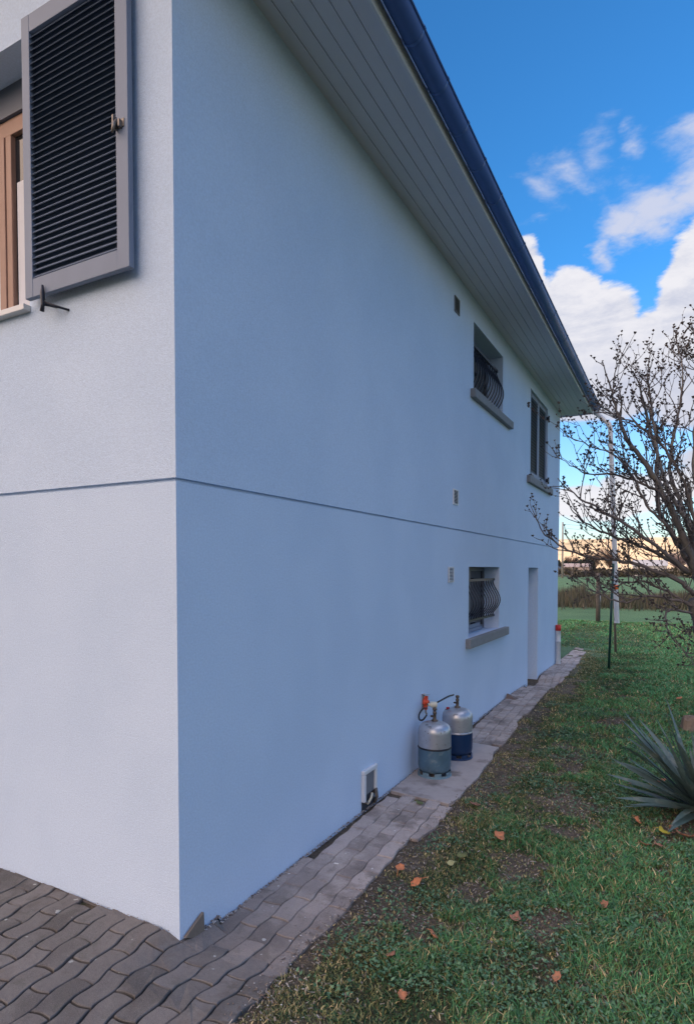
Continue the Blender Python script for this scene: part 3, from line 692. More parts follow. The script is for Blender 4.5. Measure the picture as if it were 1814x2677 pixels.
gas_bottle('gas_bottle', 'grey gas bottle with deep blue lower half and red tag, behind the teal one', .235, 3.79, 'bottle_blue', R(-10), True, 'bottle_blue')

# regulator on the wall with its hoses
rg = thing('gas_regulator', 'orange gas regulator on a small metal wall bracket above the bottles', 'regulator', (0, 3.42, .46))
mb = MB(); mb.box(.002, .006, -.035, .035, .02, .155); M = Matrix.Translation((.03, 0, .150)) @ Matrix.Rotation(R(-12), 4, 'X'); mb.box(-.03, .03, -.045, .045, -.003, .003, 0, M); mb.build('bracket', 'zinc_light', rg)
mb = MB(); M = Matrix.Rotation(R(90), 4, 'Y'); mb.lathe([(0, .0), (.030, 0), (.042, .006), (.043, .022), (.036, .030), (.022, .034), (.020, .055), (.0, .056)], (.008, 0, .075), 20, 0, M=M)
mb.box(.012, .046, -.016, .016, .0, .05); mb.box(.02, .05, -.014, .014, .10, .135); mb.build('regulator_body', 'orange_plastic', rg, bevel=.002)
mb = MB(); M = Matrix.Rotation(R(90), 4, 'X'); mb.tube([(.045, -.01, -.045), (.03, 0, -.03), (.03, 0, .0), (.04, 0, .05), (.075, -.03, .07), (.12, -.14, .085), (.15, -.245, .10)], .009, 8); mb.build('fitting', 'metal_worn', rg)
mb = MB(); M = Matrix.Rotation(R(28), 4, 'Z') @ Matrix.Rotation(R(90), 4, 'Y'); mb.lathe([(0, 0), (.026, .001), (.029, .006), (.029, .056), (.026, .062), (.012, .064), (0, .064)], (.165, -.235, .108), 20, 0, M=M)
mb.lathe([(0, 0), (.014, 0), (.014, .03), (0, .03)], (.145, -.245, .108), 10, 0, M=M)
mb.build('knob', 'cream_plastic', rg)
mb = MB()
def curve(pts, n=24):
    P = [Vector(p) for p in pts]; P = [P[0] * 2 - P[1]] + P + [P[-1] * 2 - P[-2]]; out = []
    for i in range(1, len(P) - 2):
        for k in range(n // (len(P) - 3) + 1):
            t = k / (n // (len(P) - 3) + 1); p0, p1, p2, p3 = P[i-1:i+3]
            out.append(.5 * ((2*p1) + (-p0+p2)*t + (2*p0-5*p1+4*p2-p3)*t*t + (-p0+3*p1-3*p2+p3)*t**3))
    out.append(P[-2]); return out
mb.tube(curve([(.045, -.02, .02), (.034, -.09, .025), (.024, -.16, -.015), (.040, -.20, -.055), (.085, -.225, -.050), (.130, -.240, .004)]), .0085, 8); mb.build('hose', 'rubber', rg)
mb = MB(); mb.tube(curve([(.14, -.10, .078), (.17, .05, .095), (.20, .20, .112), (.205, .30, .105), (.200, .35, .10)]), .0085, 8); mb.build('hose', 'rubber', rg)

# vent pipe at the far corner
z = float(gz(.055, 11.05)); vp = thing('standpipe', 'short white plastic drain pipe with red end cap at the far house corner', 'pipe', (.058, 11.04, z))
mb = MB(); mb.lathe([(.05, -.05), (.05, .46), (.053, .462), (.053, .475), (.05, .477), (.05, .70), (.054, .702), (.054, .80), (.046, .80), (.046, .74), (.0, .74)], (0, 0, 0), 18); mb.build('pipe', 'white_plastic', vp)
mb = MB(); mb.lathe([(.0, .758), (.02, .757), (.045, .757), (.045, .808), (.0555, .808), (.0555, .69), (.0548, .69)], (0, 0, 0), 18); mb.build('cap', 'red_cap', vp)

# posts
def post(name, label, cat, x, y, h, r0, r1, lean, m, n=8, extra=None):
    z = float(gz(x, y)) - .02; mb = MB(); mb.tube([(0, 0, 0), (lean[0] * .5, lean[1] * .5, h * .5), (lean[0], lean[1], h)], [r0, (r0 + r1) / 2, r1], n)
    if extra: extra(mb)
    o = mb.build(name, m, loc=(x, y, z)); return tag(o, label, cat)
mb = MB(); L = 2.08
M = Matrix.Rotation(R(1.6), 4, 'Y')
mb.box(-.022, .022, -.004, .0, 0, L, 0, M); mb.box(-.003, .003, -.0, .03, 0, L, 0, M); mb.tube([M @ Vector((0, -.006, 0)), M @ Vector((0, -.006, L))], .024, 8)
for i in range(16): mb.box(-.006, .006, -.034, -.028, .1 + i * .12, .13 + i * .12, 0, M)
tag(mb.build('fence_post', 'green_post', loc=(1.05, 10.895, -.11)), 'thin dark green metal post standing alone in the lawn', 'post')
post('stake', 'thin weathered wooden stake tied to the hanging downpipe with orange tape', 'stake', .976, 13.37, 1.62, .030, .024, (-.05, 0, 0), 'old_wood')
post('wooden_post', 'stout brown wooden post at the back edge of the lawn', 'post', -.364, 22.5, 1.85, .085, .07, (-.01, 0), 'weathered_wood', 9)
post('marker_post', 'low white marker post in the rough grass behind the wooden post', 'marker', -1.20, 31.5, .75, .05, .05, (-.03, 0), 'white_plastic', 6)
pl = post('utility_pole', 'tall pale utility pole at the far side of the field', 'pole', -20.9, 146., 12.9, .24, .16, (0, 0), 'pole_wood', 8)
mb = MB(); 
for dz in (12.3, 11.4):
    mb.tube([(-20.9 + 60 * t, 146 + 8 * t, dz - 8 * t * (1 - t)) for t in [i / 16 for i in range(17)]], .022, 4, cap=False)
tag(mb.build('power_line', 'rubber'), 'thin overhead wires running from the far utility pole', 'wire')

# ------------------------------------------------------------------ distant buildings, hedges and trees
def farhouse(label, x, y, L, Dp, h, m, roofm, wins, rh=1.1):
    t = thing('farm_building', label, 'building', (x, y, -.1))
    mb = MB(); mb.box(-L/2, L/2, 0, Dp, 0, h); mb.add([(-L/2, 0, h), (-L/2, Dp, h), (-L/2, Dp/2, h + rh)], [(0, 1, 2)]); mb.add([(L/2, 0, h), (L/2, Dp, h), (L/2, Dp/2, h + rh)], [(0, 1, 2)])
    mb.build('wall', m, t)
    mb = MB(); mb.add([(-L/2 - .3, -.3, h + .02 - .1), (L/2 + .3, -.3, h - .08), (L/2 + .3, Dp/2, h + rh + .05), (-L/2 - .3, Dp/2, h + rh + .05), (L/2 + .3, Dp + .3, h - .08), (-L/2 - .3, Dp + .3, h - .08)], [(0, 1, 2, 3), (3, 2, 4, 5)]); mb.build('roof', roofm, t)
    for wx, wz, ww, wh in wins:
        mb = MB(); mb.box(wx - ww/2, wx + ww/2, -.06, -.01, wz, wz + wh); mb.build('window', 'window_dark', t)
    return t
farhouse('long low pink farm building beyond the field hedge', -29.5, 232, 8.8, 6, 3.0, 'house_pink', 'house_pink', [(-2.0, .9, 1.2, 1.4), (.5, .9, 1.0, 1.0)], 1.2)
farhouse('small white shed left of the long pink farm building', -36.2, 228, 3.0, 4, 2.6, 'house_white', 'window_dark', [(-.4, .2, 1.0, 1.8)], .6)
farhouse('white farm building seen through the branches at the right', -5.2, 212, 9.5, 6, 3.2, 'house_white', 'house_white', [(1.6, 0, 1.2, 2.2)], 1.8)
farhouse('pink farm building behind the shrub at the far right', 9, 216, 8, 6, 3.6, 'house_pink', 'house_pink', [(-1.6, .8, 1.2, 1.4)], 1.2)

def leafmass(name, m, pts, n, size, seed, tall=1.0, parent=None):
    r_ = np.random.default_rng(seed); V = []; 
    P = np.array(pts); idx = r_.integers(0, len(P), n); c = P[idx, :3]; rad = P[idx, 3:6]
    d = r_.normal(size=(n, 3)); d /= np.linalg.norm(d, axis=1)[:, None]; c = c + d * rad * (r_.random((n, 1)) ** .4)
    a = r_.normal(size=(n, 3)); a /= np.linalg.norm(a, axis=1)[:, None]; b = np.cross(a, r_.normal(size=(n, 3))); b /= np.linalg.norm(b, axis=1)[:, None]
    s = size * r_.uniform(.5, 1.4, (n, 1)); b[:, 2] *= tall
    V = np.stack([c - a * s, c - b * s * .6, c + a * s, c + b * s * .6], 1).reshape(-1, 3); V[:, 2] = np.maximum(V[:, 2], -.15)
    return np_mesh(name, V, np.arange(4 * n).reshape(-1, 4), m, parent=parent)
hp = [(x, 172 + 6 * math.sin(x), .9 + .35 * math.sin(x * .7) + .3 * random.random(), 1.7, 1.2, 1.0) for x in np.arange(-48, 30, 1.3)]
kind(tag(leafmass('field_hedge', 'hedge_brown', hp, 9000, .42, 3), 'low dull hedge along the far edge of the field', 'hedge'), 'stuff')
hp = [(x, 245 + 8 * math.sin(x * .3), 2.6 + .9 * math.sin(x * .23) + random.random(), 3.2, 2, 2.6) for x in np.arange(-64, -27, 1.6)]
kind(tag(leafmass('tree_belt', 'hedge', hp, 9000, .9, 4), 'dark belt of trees behind the farm buildings', 'trees'), 'stuff')
def bare_far(x, y, h, w_, m, label, seed):
    t = thing('bare_tree', label, 'tree', (x, y, -.1)); r_ = random.Random(seed); mt = MB(); mbb = MB()
    mt.tube([(0, 0, 0), (.1, 0, h * .3), (0, 0, h * .55)], [.28, .2, .1], 6); mt.build('trunk', m, t)
    for i in range(210):
        a = r_.uniform(0, 6.28); z0_ = r_.uniform(.22, .6) * h; l = r_.uniform(.25, .6); 
        p0 = Vector((0, 0, z0_)); p1 = p0 + Vector((math.cos(a) * w_ * l * .6, math.sin(a) * w_ * l * .6, h * l * .35)); p2 = p1 + Vector((math.cos(a + r_.uniform(-1, 1)) * w_ * .3, math.sin(a) * w_ * .3, h * r_.uniform(.03, .25)))
        mbb.tube([p0, p1, p2], [.07, .045, .02], 3, cap=False)
        for k in range(4):
            q0 = p1.lerp(p2, r_.random()); q1 = q0 + Vector((r_.uniform(-1, 1), r_.uniform(-1, 1), r_.uniform(.0, 1.3))) * w_ * .2; mbb.tube([q0, q1], [.035, .012], 3, cap=False)
    mbb.build('crown', m, t)
bare_far(-27.5, 262, 9.5, 6, 'bare_tree_far', 'brown bare tree on the hill foot above the long pink building', 1)
bare_far(-20.5, 255, 11, 6.5, 'bare_tree_far', 'taller brown bare tree just left of the hanging downpipe', 2)
bare_far(2.5, 195, 7.5, 5.0, 'bare_tree_pink', 'pale pinkish bare tree beside the white farm building', 3)
bare_far(-36, 265, 8.0, 5, 'bare_tree_far', 'bushy brown bare tree close to the utility pole', 4)
# rough grass strip
n = 26000; r_ = np.random.default_rng(8)
xx = r_.uniform(-9, 9, n); yy2 = r_.normal(34.5, 1.5, n); hgt = r_.uniform(.2, .75, n) * (.55 + .9 * vn(xx, yy2, .9)) * np.where(xx < -2.4, 1.45, 1.0)
V = np.zeros((n, 3, 3)); an = r_.uniform(0, 6.28, n); wd = r_.uniform(.012, .035, n)
V[:, 0] = np.stack([xx - np.cos(an) * wd, yy2 - np.sin(an) * wd, xx * 0 - .12], 1); V[:, 1] = np.stack([xx + np.cos(an) * wd, yy2 + np.sin(an) * wd, xx * 0 - .12], 1)
V[:, 2] = np.stack([xx + r_.normal(0, .12, n), yy2 + r_.normal(0, .12, n), hgt - .1], 1)
t_ = r_.random((n, 1)); cc = np.array([.055, .07, .045]) * (1 - t_) + np.array([.15, .13, .095]) * t_
kind(tag(np_mesh('rough_grass', V.reshape(-1, 3), None, 'grass_blade', col=np.repeat(cc, 3, 0), F3=np.arange(3 * n).reshape(-1, 3)), 'strip of tall dull rough grass between the lawn and the field', 'grass'), 'stuff')

# ------------------------------------------------------------------ lawn blades
def blades(name, label, n, sampler, seed):
    r_ = np.random.default_rng(seed); x, y = sampler(r_, n)
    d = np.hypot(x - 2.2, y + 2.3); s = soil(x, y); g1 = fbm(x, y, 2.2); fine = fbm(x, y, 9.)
    keep = ((x > edgen(y) + .10 * r_.random(len(x)) ** 3 * -1 * (fbm(x, y, 4.) > .45) * 1.0) | (y > 13.95) | ((y > 11.4) & (x < -.62))) & (r_.random(len(x)) > s * .86) & (r_.random(len(x)) < .05 + 1.3 * fine)
    x, y, d, s, g1 = [q[keep] for q in (x, y, d, s, g1)]; n = len(x)
    near_edge = np.where((y > 13.9) | (x < -.6), 0, np.clip(1 - (x - edge(y)) / .62, 0, 1))
    lush = smooth(.35, .7, g1 + .35 * smooth(1.4, 2.2, x) - .25 * near_edge - .3 * s)
    h = r_.uniform(.010, .032, n) * (.7 + .9 * lush) * (1 - .35 * s) * (1 + .02 * d); wd = (.0013 + .00042 * d) * r_.uniform(.7, 1.5, n)
    an = r_.uniform(0, 6.28, n); la = r_.uniform(0, 6.28, n); ln = h * r_.uniform(.3, 1.6, n)
    z = gz(x, y) - .012 + smooth(14, 9, y) * ((fbm(x, y, 9) - .5) * .02 + (fbm(x, y, 2) - .5) * .03) * smooth(-.02, .25, x - edge(y)) - .002
    dx, dy = np.cos(an) * wd, np.sin(an) * wd; lx, ly = np.cos(la) * ln, np.sin(la) * ln
    V = np.stack([np.stack([x - dx, y - dy, z], 1), np.stack([x + dx, y + dy, z], 1),
                  np.stack([x + dx * .8 + lx * .35, y + dy * .8 + ly * .35, z + h * .65], 1), np.stack([x - dx * .8 + lx * .35, y - dy * .8 + ly * .35, z + h * .65], 1),
                  np.stack([x + lx, y + ly, z + h], 1)], 1)
    k = np.arange(n)[:, None] * 5
    F4_ = k + np.array([[0, 1, 2, 3]]); F3_ = k + np.array([[3, 2, 4]])
    t = r_.random((n, 1)); dark = np.array([.022, .070, .032]); fresh = np.array([.058, .165, .060]); olive = np.array([.14, .15, .062]); straw = np.array([.40, .33, .18])
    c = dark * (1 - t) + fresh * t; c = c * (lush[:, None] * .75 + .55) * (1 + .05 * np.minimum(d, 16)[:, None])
    m = r_.random((n, 1)) < (.20 + .45 * near_edge[:, None] + .3 * s[:, None] + .12 * (1 - lush[:, None])); c = np.where(m, olive * (.7 + .7 * t), c)
    m = r_.random((n, 1)) < (.05 + .34 * near_edge[:, None] ** 2 + .16 * s[:, None]); c = np.where(m, straw * (.5 + .8 * t), c)
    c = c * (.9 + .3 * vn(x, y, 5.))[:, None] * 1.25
    return kind(tag(np_mesh(name, V.reshape(-1, 3), F4_, 'grass_blade', col=np.repeat(c, 5, 0), F3=F3_), label, 'grass'), 'stuff')
def samp_near(r_, n): return r_.uniform(.45, 3.3, n), -1.35 + 5.6 * r_.random(n) ** 1.25
def samp_mid(r_, n): return r_.uniform(.2, 4.6, n), 3.6 + 10 * r_.random(n) ** 1.2
def samp_far(r_, n): return r_.uniform(-3.5, 8, n), 10.5 + 12.3 * r_.random(n)
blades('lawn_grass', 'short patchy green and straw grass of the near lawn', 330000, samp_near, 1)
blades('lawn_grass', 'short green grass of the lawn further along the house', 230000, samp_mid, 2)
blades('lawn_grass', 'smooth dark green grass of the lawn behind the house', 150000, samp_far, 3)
# clover and low weeds
n = 75000; r_ = np.random.default_rng(12); x = r_.uniform(.6, 3.2, n); y = -1.2 + 8 * r_.random(n) ** 1.2
wgt = smooth(.42, .62, fbm(x + 5, y, 2.4) + .10 * smooth(1.3, 2., x)) ; k_ = (x > edgen(y) + .05) & (r_.random(n) < wgt) & (r_.random(n) > soil(x, y) * .7); x, y = x[k_], y[k_]; n = len(x)
z = gz(x, y) + r_.uniform(.002, .026, n); rr_ = r_.uniform(.0045, .0115, n) * (1 + .05 * np.hypot(x - 2.2, y + 2.3)); a = r_.uniform(0, 6.28, n); tl = r_.uniform(-.7, .7, (n, 2))
V = np.zeros((n, 4, 3))
for q in range(4):
    th = a + q * math.pi / 2; ex = (1.0, .62, 1.0, .62)[q]; ux, uy = np.cos(th) * rr_ * ex, np.sin(th) * rr_ * ex; V[:, q] = np.stack([x + ux, y + uy, z + ux * tl[:, 0] + uy * tl[:, 1]], 1)
t_ = r_.random((n, 1)); c = np.array([.035, .10, .045]) * (1 - t_) + np.array([.13, .24, .13]) * t_
kind(tag(np_mesh('clover', V.reshape(-1, 3), np.arange(4 * n).reshape(-1, 4), 'grass_blade', col=np.repeat(c, 4, 0)), 'low clover and broad-leaved weeds spread through the lawn', 'ground cover'), 'stuff')
# crumbs and dry bits on the soil
n = 22000; x = r_.uniform(.5, 2.8, n); y = -1.1 + 8.5 * r_.random(n) ** 1.2; k_ = (x > edgen(y) - .06) & (r_.random(n) < .12 + .88 * soil(x, y)); x, y = x[k_], y[k_]; n = len(x)
z = gz(x, y) + .004 + smooth(14, 9, y) * ((fbm(x, y, 9) - .5) * .02 + (fbm(x, y, 2) - .5) * .03) * smooth(-.02, .25, x - edge(y)) * .9
a = r_.uniform(0, 6.28, n); L_ = r_.uniform(.003, .014, n); w_ = r_.uniform(.001, .004, n); V = np.zeros((n, 4, 3)); ca, sa = np.cos(a), np.sin(a)
for q, (p, s_) in enumerate(((-1, -1), (1, -1), (1, 1), (-1, 1))): V[:, q] = np.stack([x + p * L_ * ca - s_ * w_ * sa, y + p * L_ * sa + s_ * w_ * ca, z + p * .003 + r_.uniform(0, .004, n)], 1)
t_ = r_.random((n, 1)) ** 2; c = np.array([.12, .09, .07]) * (1 - t_) + np.array([.42, .38, .32]) * t_
kind(tag(np_mesh('dry_litter', V.reshape(-1, 3), np.arange(4 * n).reshape(-1, 4), 'grass_blade', col=np.repeat(c, 4, 0)), 'dry stalks and crumbs lying on the bare soil patches', 'litter'), 'stuff')

# ------------------------------------------------------------------ fallen leaves
def leaf(x, y, size, m, label, seed, up=.012, tilt=None):
    r = random.Random(seed); mb = MB(); N = 22; pts = []; z = float(gz(x, y)) + up
    for i in range(N):
        th = 2 * math.pi * i / N; rad = size * .5 * (.78 + .22 * math.cos(th)) * (1 + .13 * math.cos(5 * th + r.random()) + r.uniform(-.05, .05))
        pts.append((rad * math.cos(th), rad * .82 * math.sin(th)))
    def zz(a, b): return .28 * size * ((a / size * 2) ** 2 + .8 * (b / size * 2) ** 2) * r.uniform(.7, 1.1)
    vs = [(0, 0, 0)] + [(a * .5, b * .5, zz(a * .5, b * .5)) for a, b in pts] + [(a, b, zz(a, b)) for a, b in pts]
    fs = [(0, 1 + i, 1 + (i + 1) % N) for i in range(N)] + [(1 + i, 1 + N + i, 1 + N + (i + 1) % N, 1 + (i + 1) % N) for i in range(N)]
    mb.add(vs, fs, 0, True); mb.tube([(size * .45, 0, .2 * size), (size * .75, .02 * size, .12 * size), (size * .95, .1 * size, .0)], .0012, 4)
    tl = tilt or (r.uniform(-25, 25), r.uniform(-25, 25)); o = mb.build('fallen_leaf', m, loc=(x, y, z)); o.rotation_euler = (R(tl[0]), R(tl[1]), r.uniform(0, 6.28))
    sm_ = o.modifiers.new('thick', 'SOLIDIFY'); sm_.thickness = .0008
    tag(o, label, 'leaf', 'dead leaves scattered on the grass')
LV = [(1.104, 2.057, .115, 'leaf_orange', 'largest round orange leaf lying alone on the grass below the gas bottles', (28, 5)),
 (.660, 1.315, .085, 'leaf_orange', 'curled tan leaf at the edge of the side path', None), (.819, 1.164, .095, 'leaf_orange', 'folded orange leaf just off the path, in front of the curled tan one', (10, -20)),
 (1.866, 1.458, .075, 'leaf_brown', 'dark brown leaf standing in the green grass near the right side', (40, 10)), (1.449, 1.06, .085, 'leaf_brown', 'ragged brown leaf flat in the middle of the near lawn', (5, 5)),
 (1.111, .701, .07, 'leaf_orange', 'small tan leaf upright in the grass of the near lawn', (38, 0)), (1.974, 2.834, .07, 'leaf_orange', 'bright orange leaf in clover left of the spiky plant foot', (35, -10)),
 (2.101, 3.877, .085, 'leaf_orange', 'orange leaf caught among the left blades of the spiky plant', None), (1.916, 3.688, .07, 'leaf_brown', 'brown leaf on bare soil at the left tip of the spiky plant', None),
 (2.05, 2.426, .06, 'leaf_brown', 'left one of two small rust leaves side by side in the clover', None), (2.126, 2.459, .065, 'leaf_brown', 'right one of two small rust leaves side by side in the clover', None),
 (2.317, 2.711, .13, 'leaf_brown', 'big tan-brown leaf at the right edge of the picture below the spiky plant', (20, 10)), (2.221, 2.804, .085, 'leaf_brown', 'dark red-brown leaf under the spiky plant next to the yellow leaf', None),
 (2.165, 2.70, .09, 'leaf_yellow', 'yellow leaf in the clover below the spiky plant', None), (2.34, 3.41, .06, 'leaf_orange', 'orange leaf at the heart of the spiky plant', None),
 (.797, 2.583, .10, 'leaf_brown', 'flat red-brown leaf on soil beside the concrete slab', (4, 4)), (.922, 1.512, .06, 'leaf_pale', 'small pale green leaf near the path edge', (25, 0)),
 (.951, 1.653, .085, 'leaf_olive', 'olive pointed leaf behind the small pale green leaf', (10, 5)), (1.131, .203, .06, 'leaf_orange', 'narrow orange leaf half buried in grass nearest the camera', (45, 20)),
 (.974, .441, .07, 'leaf_brown', 'dull brown leaf in dark soil near the lower path edge', None), (1.233, 5.472, .08, 'leaf_brown', 'faded brown leaf on the worn lawn beyond the gas bottles', (6, 4)),
 (1.434, 5.93, .09, 'leaf_brown', 'curled brown leaf on the bare patch beyond the worn lawn', (6, 4)), (1.737, .679, .065, 'leaf_brown', 'thin broken tan leaf in the lower right grass', (30, 30)),
 (.365, 2.428, .085, 'leaf_olive', 'grey-green leaf lying flat on the side path pavers', (2, 2)), (2.262, 7.863, .09, 'leaf_orange', 'tan leaf on the smooth lawn behind the tree stump', None),
 (1.115, 3.383, .05, 'leaf_olive', 'tiny green leaf on soil right of the gas bottles', None)]
for i, (x, y, s_, m, lb, tl) in enumerate(LV): leaf(x, y, s_ * (1.25 if x > 1.9 else 1.02), m, lb, i + 40, up=.020 if x > edge(y) else .006, tilt=tl)

# broken bit of masonry beside the wall
mb = MB(); mb.add([(-.07, -.05, 0), (.08, -.06, 0), (.10, .05, 0), (-.06, .06, 0), (-.06, -.02, .07), (.0, -.02, .045), (.03, .03, .03), (-.05, .03, .06)], [(0, 3, 2, 1), (0, 1, 5, 4), (1, 2, 6, 5), (2, 3, 7, 6), (3, 0, 4, 7), (4, 5, 6, 7)])
tag(mb.build('masonry_chunk', 'debris', loc=(.085, 6.80, -.05)), 'small broken brown chunk against the wall foot past the gas bottles', 'rubble')
z = float(gz(2.35, 6.1)); 
# stump
mb = MB(); N = 14; ring = lambda r, zz: [(r * (1 + .18 * math.sin(3 * t * 6.28 / N * 1.0 + 1) + .08 * math.sin(t * 2.1)) * math.cos(6.28 * t / N), r * (1 + .15 * math.sin(2 * 6.28 * t / N)) * math.sin(6.28 * t / N), zz + (.02 * math.sin(t * 1.7) if zz > .1 else 0)) for t in range(N)]
vs = ring(.13, -.03) + ring(.095, .06) + ring(.085, .14) + ring(.06, .155); fs = [(k * N + i, k * N + (i + 1) % N, (k + 1) * N + (i + 1) % N, (k + 1) * N + i) for k in range(3) for i in range(N)] + [tuple(3 * N + i for i in range(N))]
mb.add(vs, fs, 0, False); tag(mb.build('tree_stump', 'stump_wood', loc=(2.37, 6.0, z)), 'short pale sawn tree stump behind the spiky plant', 'stump')

# ------------------------------------------------------------------ spiky plant
sp = thing('spiky_plant', 'clump of long grey-green sword leaves at the right edge of the lawn', 'plant', (2.43, 3.30, float(gz(2.43, 3.3))))
mb = MB(); rr = random.Random(11)
def sword(mb, az_, el_, L, wd, droop, mi):
    d = Vector((math.cos(az_) * math.cos(el_), math.sin(az_) * math.cos(el_), math.sin(el_))); side = Vector((-math.sin(az_), math.cos(az_), 0)); up = side.cross(d) * -1
    vs = []; K = 9; base = Vector((math.cos(az_) * .03, math.sin(az_) * .03, rr.uniform(0, .06))); tw = rr.uniform(-1.1, 1.1)
    for k in range(K):
        t = k / (K - 1); c = base + d * (L * t) + Vector((0, 0, -droop * L * t * t)); ww = wd * (.75 + .6 * t if t < .4 else 1.0) * (1 - max(0, (t - .45) / .55) ** 1.6) + .0004
        s2 = (side * math.cos(tw * t) + up * math.sin(tw * t)); vs += [c - s2 * ww, c - up.normalized() * ww * .35, c + s2 * ww]
    fs = []
    for k in range(K - 1): fs += [(3*k, 3*k+1, 3*k+4, 3*k+3), (3*k+1, 3*k+2, 3*k+5, 3*k+4)]
    mb.add(vs, fs, mi, True)
for i in range(125):
    az_ = rr.uniform(0, 6.28); e_ = R(rr.triangular(2, 86, 52)); L = rr.uniform(.48, .80) * (1 + .28 * (e_ > .7)) * (1 - .1 * (e_ < .3)); sword(mb, az_, e_, L, rr.uniform(.017, .029), rr.uniform(.0, .30), 1 if (e_ < R(18) and rr.random() < .45) else 0)
for az_, e_, L in ((3.0, .55, .68), (2.75, .75, .66), (3.3, .4, .66), (2.2, .8, .62), (3.6, .25, .6), (2.9, 1.0, .62), (3.9, .35, .55), (4.3, .5, .5), (2.5, .3, .6), (3.1, .15, .55)): sword(mb, az_, e_, L * 1.15, .031, .12, 0)
mb.build('leaves', ['yucca_leaf', 'yucca_dry'], sp)

# ------------------------------------------------------------------ bare shrub tree with dry seed pods
LIMBS = [
 [(2.78, 6.4, -0.11), (2.66, 6.35, 0.53), (2.52, 6.3, 1.06), (2.42, 6.25, 1.49)],
 [(2.52, 6.3, 1.06), (2.44, 6.2, 1.71), (2.29, 6.1, 2.21), (2.0, 6.0, 2.86), (1.83, 5.95, 3.16), (1.65, 5.9, 3.46), (1.54, 5.9, 3.79), (1.47, 5.85, 4.06)],
 [(2.57, 6.4, 1.27), (2.47, 6.5, 2.03), (2.32, 6.6, 2.48), (2.11, 6.6, 2.84), (1.96, 6.7, 3.36), (1.85, 6.7, 3.82), (1.75, 6.7, 4.24)],
 [(2.37, 6.2, 1.87), (2.18, 6.3, 2.25), (1.99, 6.4, 2.64), (1.96, 6.45, 3.45), (1.89, 6.5, 3.94), (1.85, 6.5, 4.28)],
 [(2.47, 6.5, 1.65), (2.32, 6.7, 2.49), (2.11, 6.9, 3.09), (2.15, 7.0, 3.6), (2.23, 7.0, 4.09), (2.23, 7.1, 4.63)],
 [(2.25, 6.1, 2.16), (2.06, 5.9, 2.41), (1.89, 5.8, 2.61), (1.69, 5.7, 3.03), (1.5, 5.6, 3.22), (1.22, 5.5, 3.35), (0.97, 5.5, 3.47)],
 [(2.03, 6.0, 2.79), (1.83, 5.9, 2.88), (1.56, 5.85, 3.0), (1.3, 5.8, 3.01), (1.06, 5.8, 3.12), (0.9, 5.8, 3.26)],
 [(2.37, 6.2, 1.81), (2.15, 6.1, 1.95), (1.94, 6.0, 2.08), (1.71, 6.0, 2.18), (1.55, 5.9, 2.25), (1.32, 5.9, 2.35), (1.12, 5.9, 2.5), (0.99, 5.9, 2.7)],
 [(2.4, 6.2, 1.55), (2.23, 6.1, 1.71), (1.9, 6.0, 1.87), (1.57, 5.95, 1.96), (1.38, 5.9, 1.98), (1.1, 5.8, 2.06), (0.89, 5.8, 2.17), (0.7, 5.8, 2.33), (0.58, 5.8, 2.6)],
 [(2.47, 6.3, 1.41), (2.16, 6.1, 1.49), (1.89, 6.0, 1.53), (1.67, 5.9, 1.45), (1.5, 5.8, 1.49), (1.32, 5.8, 1.59), (1.09, 5.8, 1.75)],
 [(2.47, 6.3, 1.28), (2.19, 6.0, 1.37), (2.11, 5.9, 1.32), (2.14, 5.8, 1.14), (2.3, 5.7, 0.91), (2.46, 5.7, 0.77)],
 [(2.52, 6.6, 1.65), (2.52, 6.9, 2.38), (2.42, 7.1, 2.98), (2.39, 7.3, 3.71), (2.46, 7.4, 4.32), (2.4, 7.4, 4.92)],
 [(2.43, 6.0, 1.86), (2.38, 5.8, 2.42), (2.24, 5.7, 2.92), (2.03, 5.6, 3.27), (1.76, 5.5, 3.53), (1.55, 5.5, 3.65)],
 [(2.63, 6.8, 1.81), (2.72, 7.0, 2.66), (2.62, 7.2, 3.55), (2.51, 7.3, 4.4), (2.45, 7.3, 5.0)],
 [(2.32, 6.1, 1.81), (2.0, 5.8, 2.12), (1.68, 5.6, 2.38), (1.35, 5.5, 2.59), (1.1, 5.5, 2.76), (0.92, 5.5, 2.96)],
 [(2.4, 6.2, 1.39), (1.99, 6.2, 1.65), (1.74, 6.3, 1.7), (1.53, 6.4, 1.64), (1.37, 6.4, 1.55)]]
RAD = [.12, .056, .046, .038, .036, .020, .020, .030, .028, .022, .018, .045, .028, .045, .026, .020]
tree = thing('shrub_tree', 'bare branching shrub tree hung with dark dry seed pods at the right edge', 'tree', (2.78, 6.4, -.06))
base = Vector((2.78, 6.4, -.06)); rt = random.Random(21)
tr = MB(); tw = MB(); pods = []
def wob(pts, a, n):
    c = curve(pts, n); return [p + Vector((rt.uniform(-a, a), rt.uniform(-a, a), rt.uniform(-a, a))) for p in c]
def pod(p, s):
    pods.append((p, s))
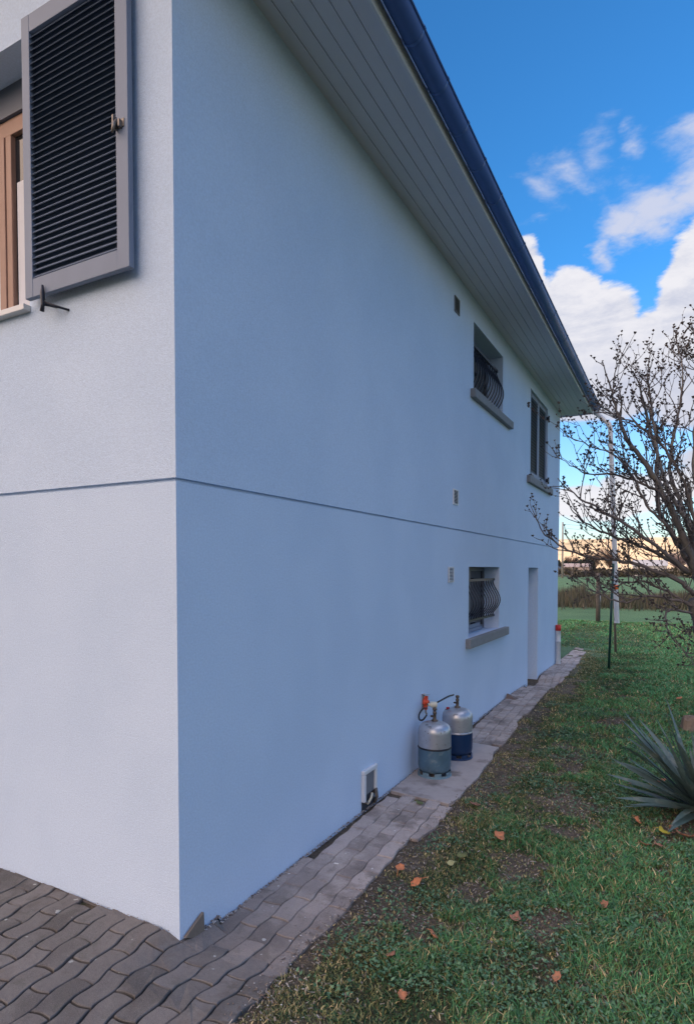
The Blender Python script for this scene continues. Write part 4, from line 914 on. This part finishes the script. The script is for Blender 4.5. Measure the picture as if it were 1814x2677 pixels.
def twig(p, d, L, r, depth):
    if p.x < 1.15:
        if rt.random() < .45: return
        depth = min(depth, 1); L *= .7
    pts = [p]; q = p.copy(); K = 5 if depth else 4; step = L / K; dd = d.normalized()
    for k in range(K):
        dd = (dd + Vector((rt.uniform(-.28, .28), rt.uniform(-.28, .28), rt.uniform(-.16, .30)))).normalized(); q = q + dd * step; pts.append(q.copy())
    tw.tube(pts, [r * (1 - .62 * i / K) for i in range(K + 1)], 4, cap=False)
    for i in range(1, K + 1):
        if rt.random() < .36: pod(pts[i] + Vector((rt.uniform(-1, 1), rt.uniform(-1, 1), rt.uniform(-.5, 1))) * .012, rt.uniform(.009, .018))
    pod(pts[-1], rt.uniform(.013, .023))
    if depth > 0:
        for i in range(1, K + 1):
            for rep in range(1):
                if rt.random() < .50:
                    sd_ = Vector((rt.uniform(-1, 1), rt.uniform(-1, 1), rt.uniform(-.2, .9))).normalized()
                    twig(pts[i], (dd * .55 + sd_ * .8 + Vector((-.10, 0, .15))), L * rt.uniform(.38, .68), r * .62, depth - 1)
for li, (lm, r0) in enumerate(zip(LIMBS, RAD)):
    n_ = 4 * len(lm); pts = wob([Vector(p) for p in lm], .012, n_)
    m_ = len(pts); rads = [max(.005, r0 * (1 - .80 * (i / (m_ - 1)) ** .85)) * rt.uniform(.9, 1.12) for i in range(m_)]
    if li == 0: rads = [r0 * (1.25 - .5 * i / (m_ - 1)) for i in range(m_)]
    (tr if r0 > .03 else tw).tube(pts, rads, 8 if r0 > .03 else 6)
    if li == 0: continue
    for i in range(2, m_):
        t = i / (m_ - 1)
        for rep in range(2):
            if rt.random() < (.25 + .21 * t):
                tang = (pts[min(i + 1, m_ - 1)] - pts[i - 1]).normalized(); sd_ = Vector((rt.uniform(-1, .6), rt.uniform(-1, 1), rt.uniform(-.35, 1))).normalized()
                big = rt.random() < .45
                twig(pts[i], tang * .5 + sd_ * .8 + Vector((0, 0, .22)), rt.uniform(.18, .42) if not big else rt.uniform(.35, .62), rads[i] * .35 + .0035 if rads[i] < .02 else .0085, 2 if big else 1)
    twig(pts[-1], (pts[-1] - pts[-3]), .35, rads[-1], 1)
def rel(mb): mb.v = [(a - base.x, b - base.y, c - base.z) for a, b, c in mb.v]; return mb
rel(tr).build('trunk', 'bark', tree); kind(rel(tw).build('branches', 'twig', tree), 'stuff')
pm = MB()
for p, s_ in pods:
    p = p - base; k = rt.choice((4, 5)); a0 = rt.uniform(0, 6.28); vs = [p + Vector((0, 0, -s_ * .8)), p + Vector((rt.uniform(-.3, .3) * s_, 0, s_ * .5))]
    for i in range(k): a = a0 + 6.28 * i / k; rr2 = s_ * rt.uniform(.7, 1.25); vs.append(p + Vector((math.cos(a) * rr2, math.sin(a) * rr2, s_ * rt.uniform(.1, .9))))
    pm.add(vs, [(0, 2 + i, 2 + (i + 1) % k) for i in range(k)] + [(1, 2 + (i + 1) % k, 2 + i) for i in range(k)])
kind(pm.build('seed_pods', 'pod', tree), 'stuff')
print('pods', len(pods), 'twig verts', len(tw.v))
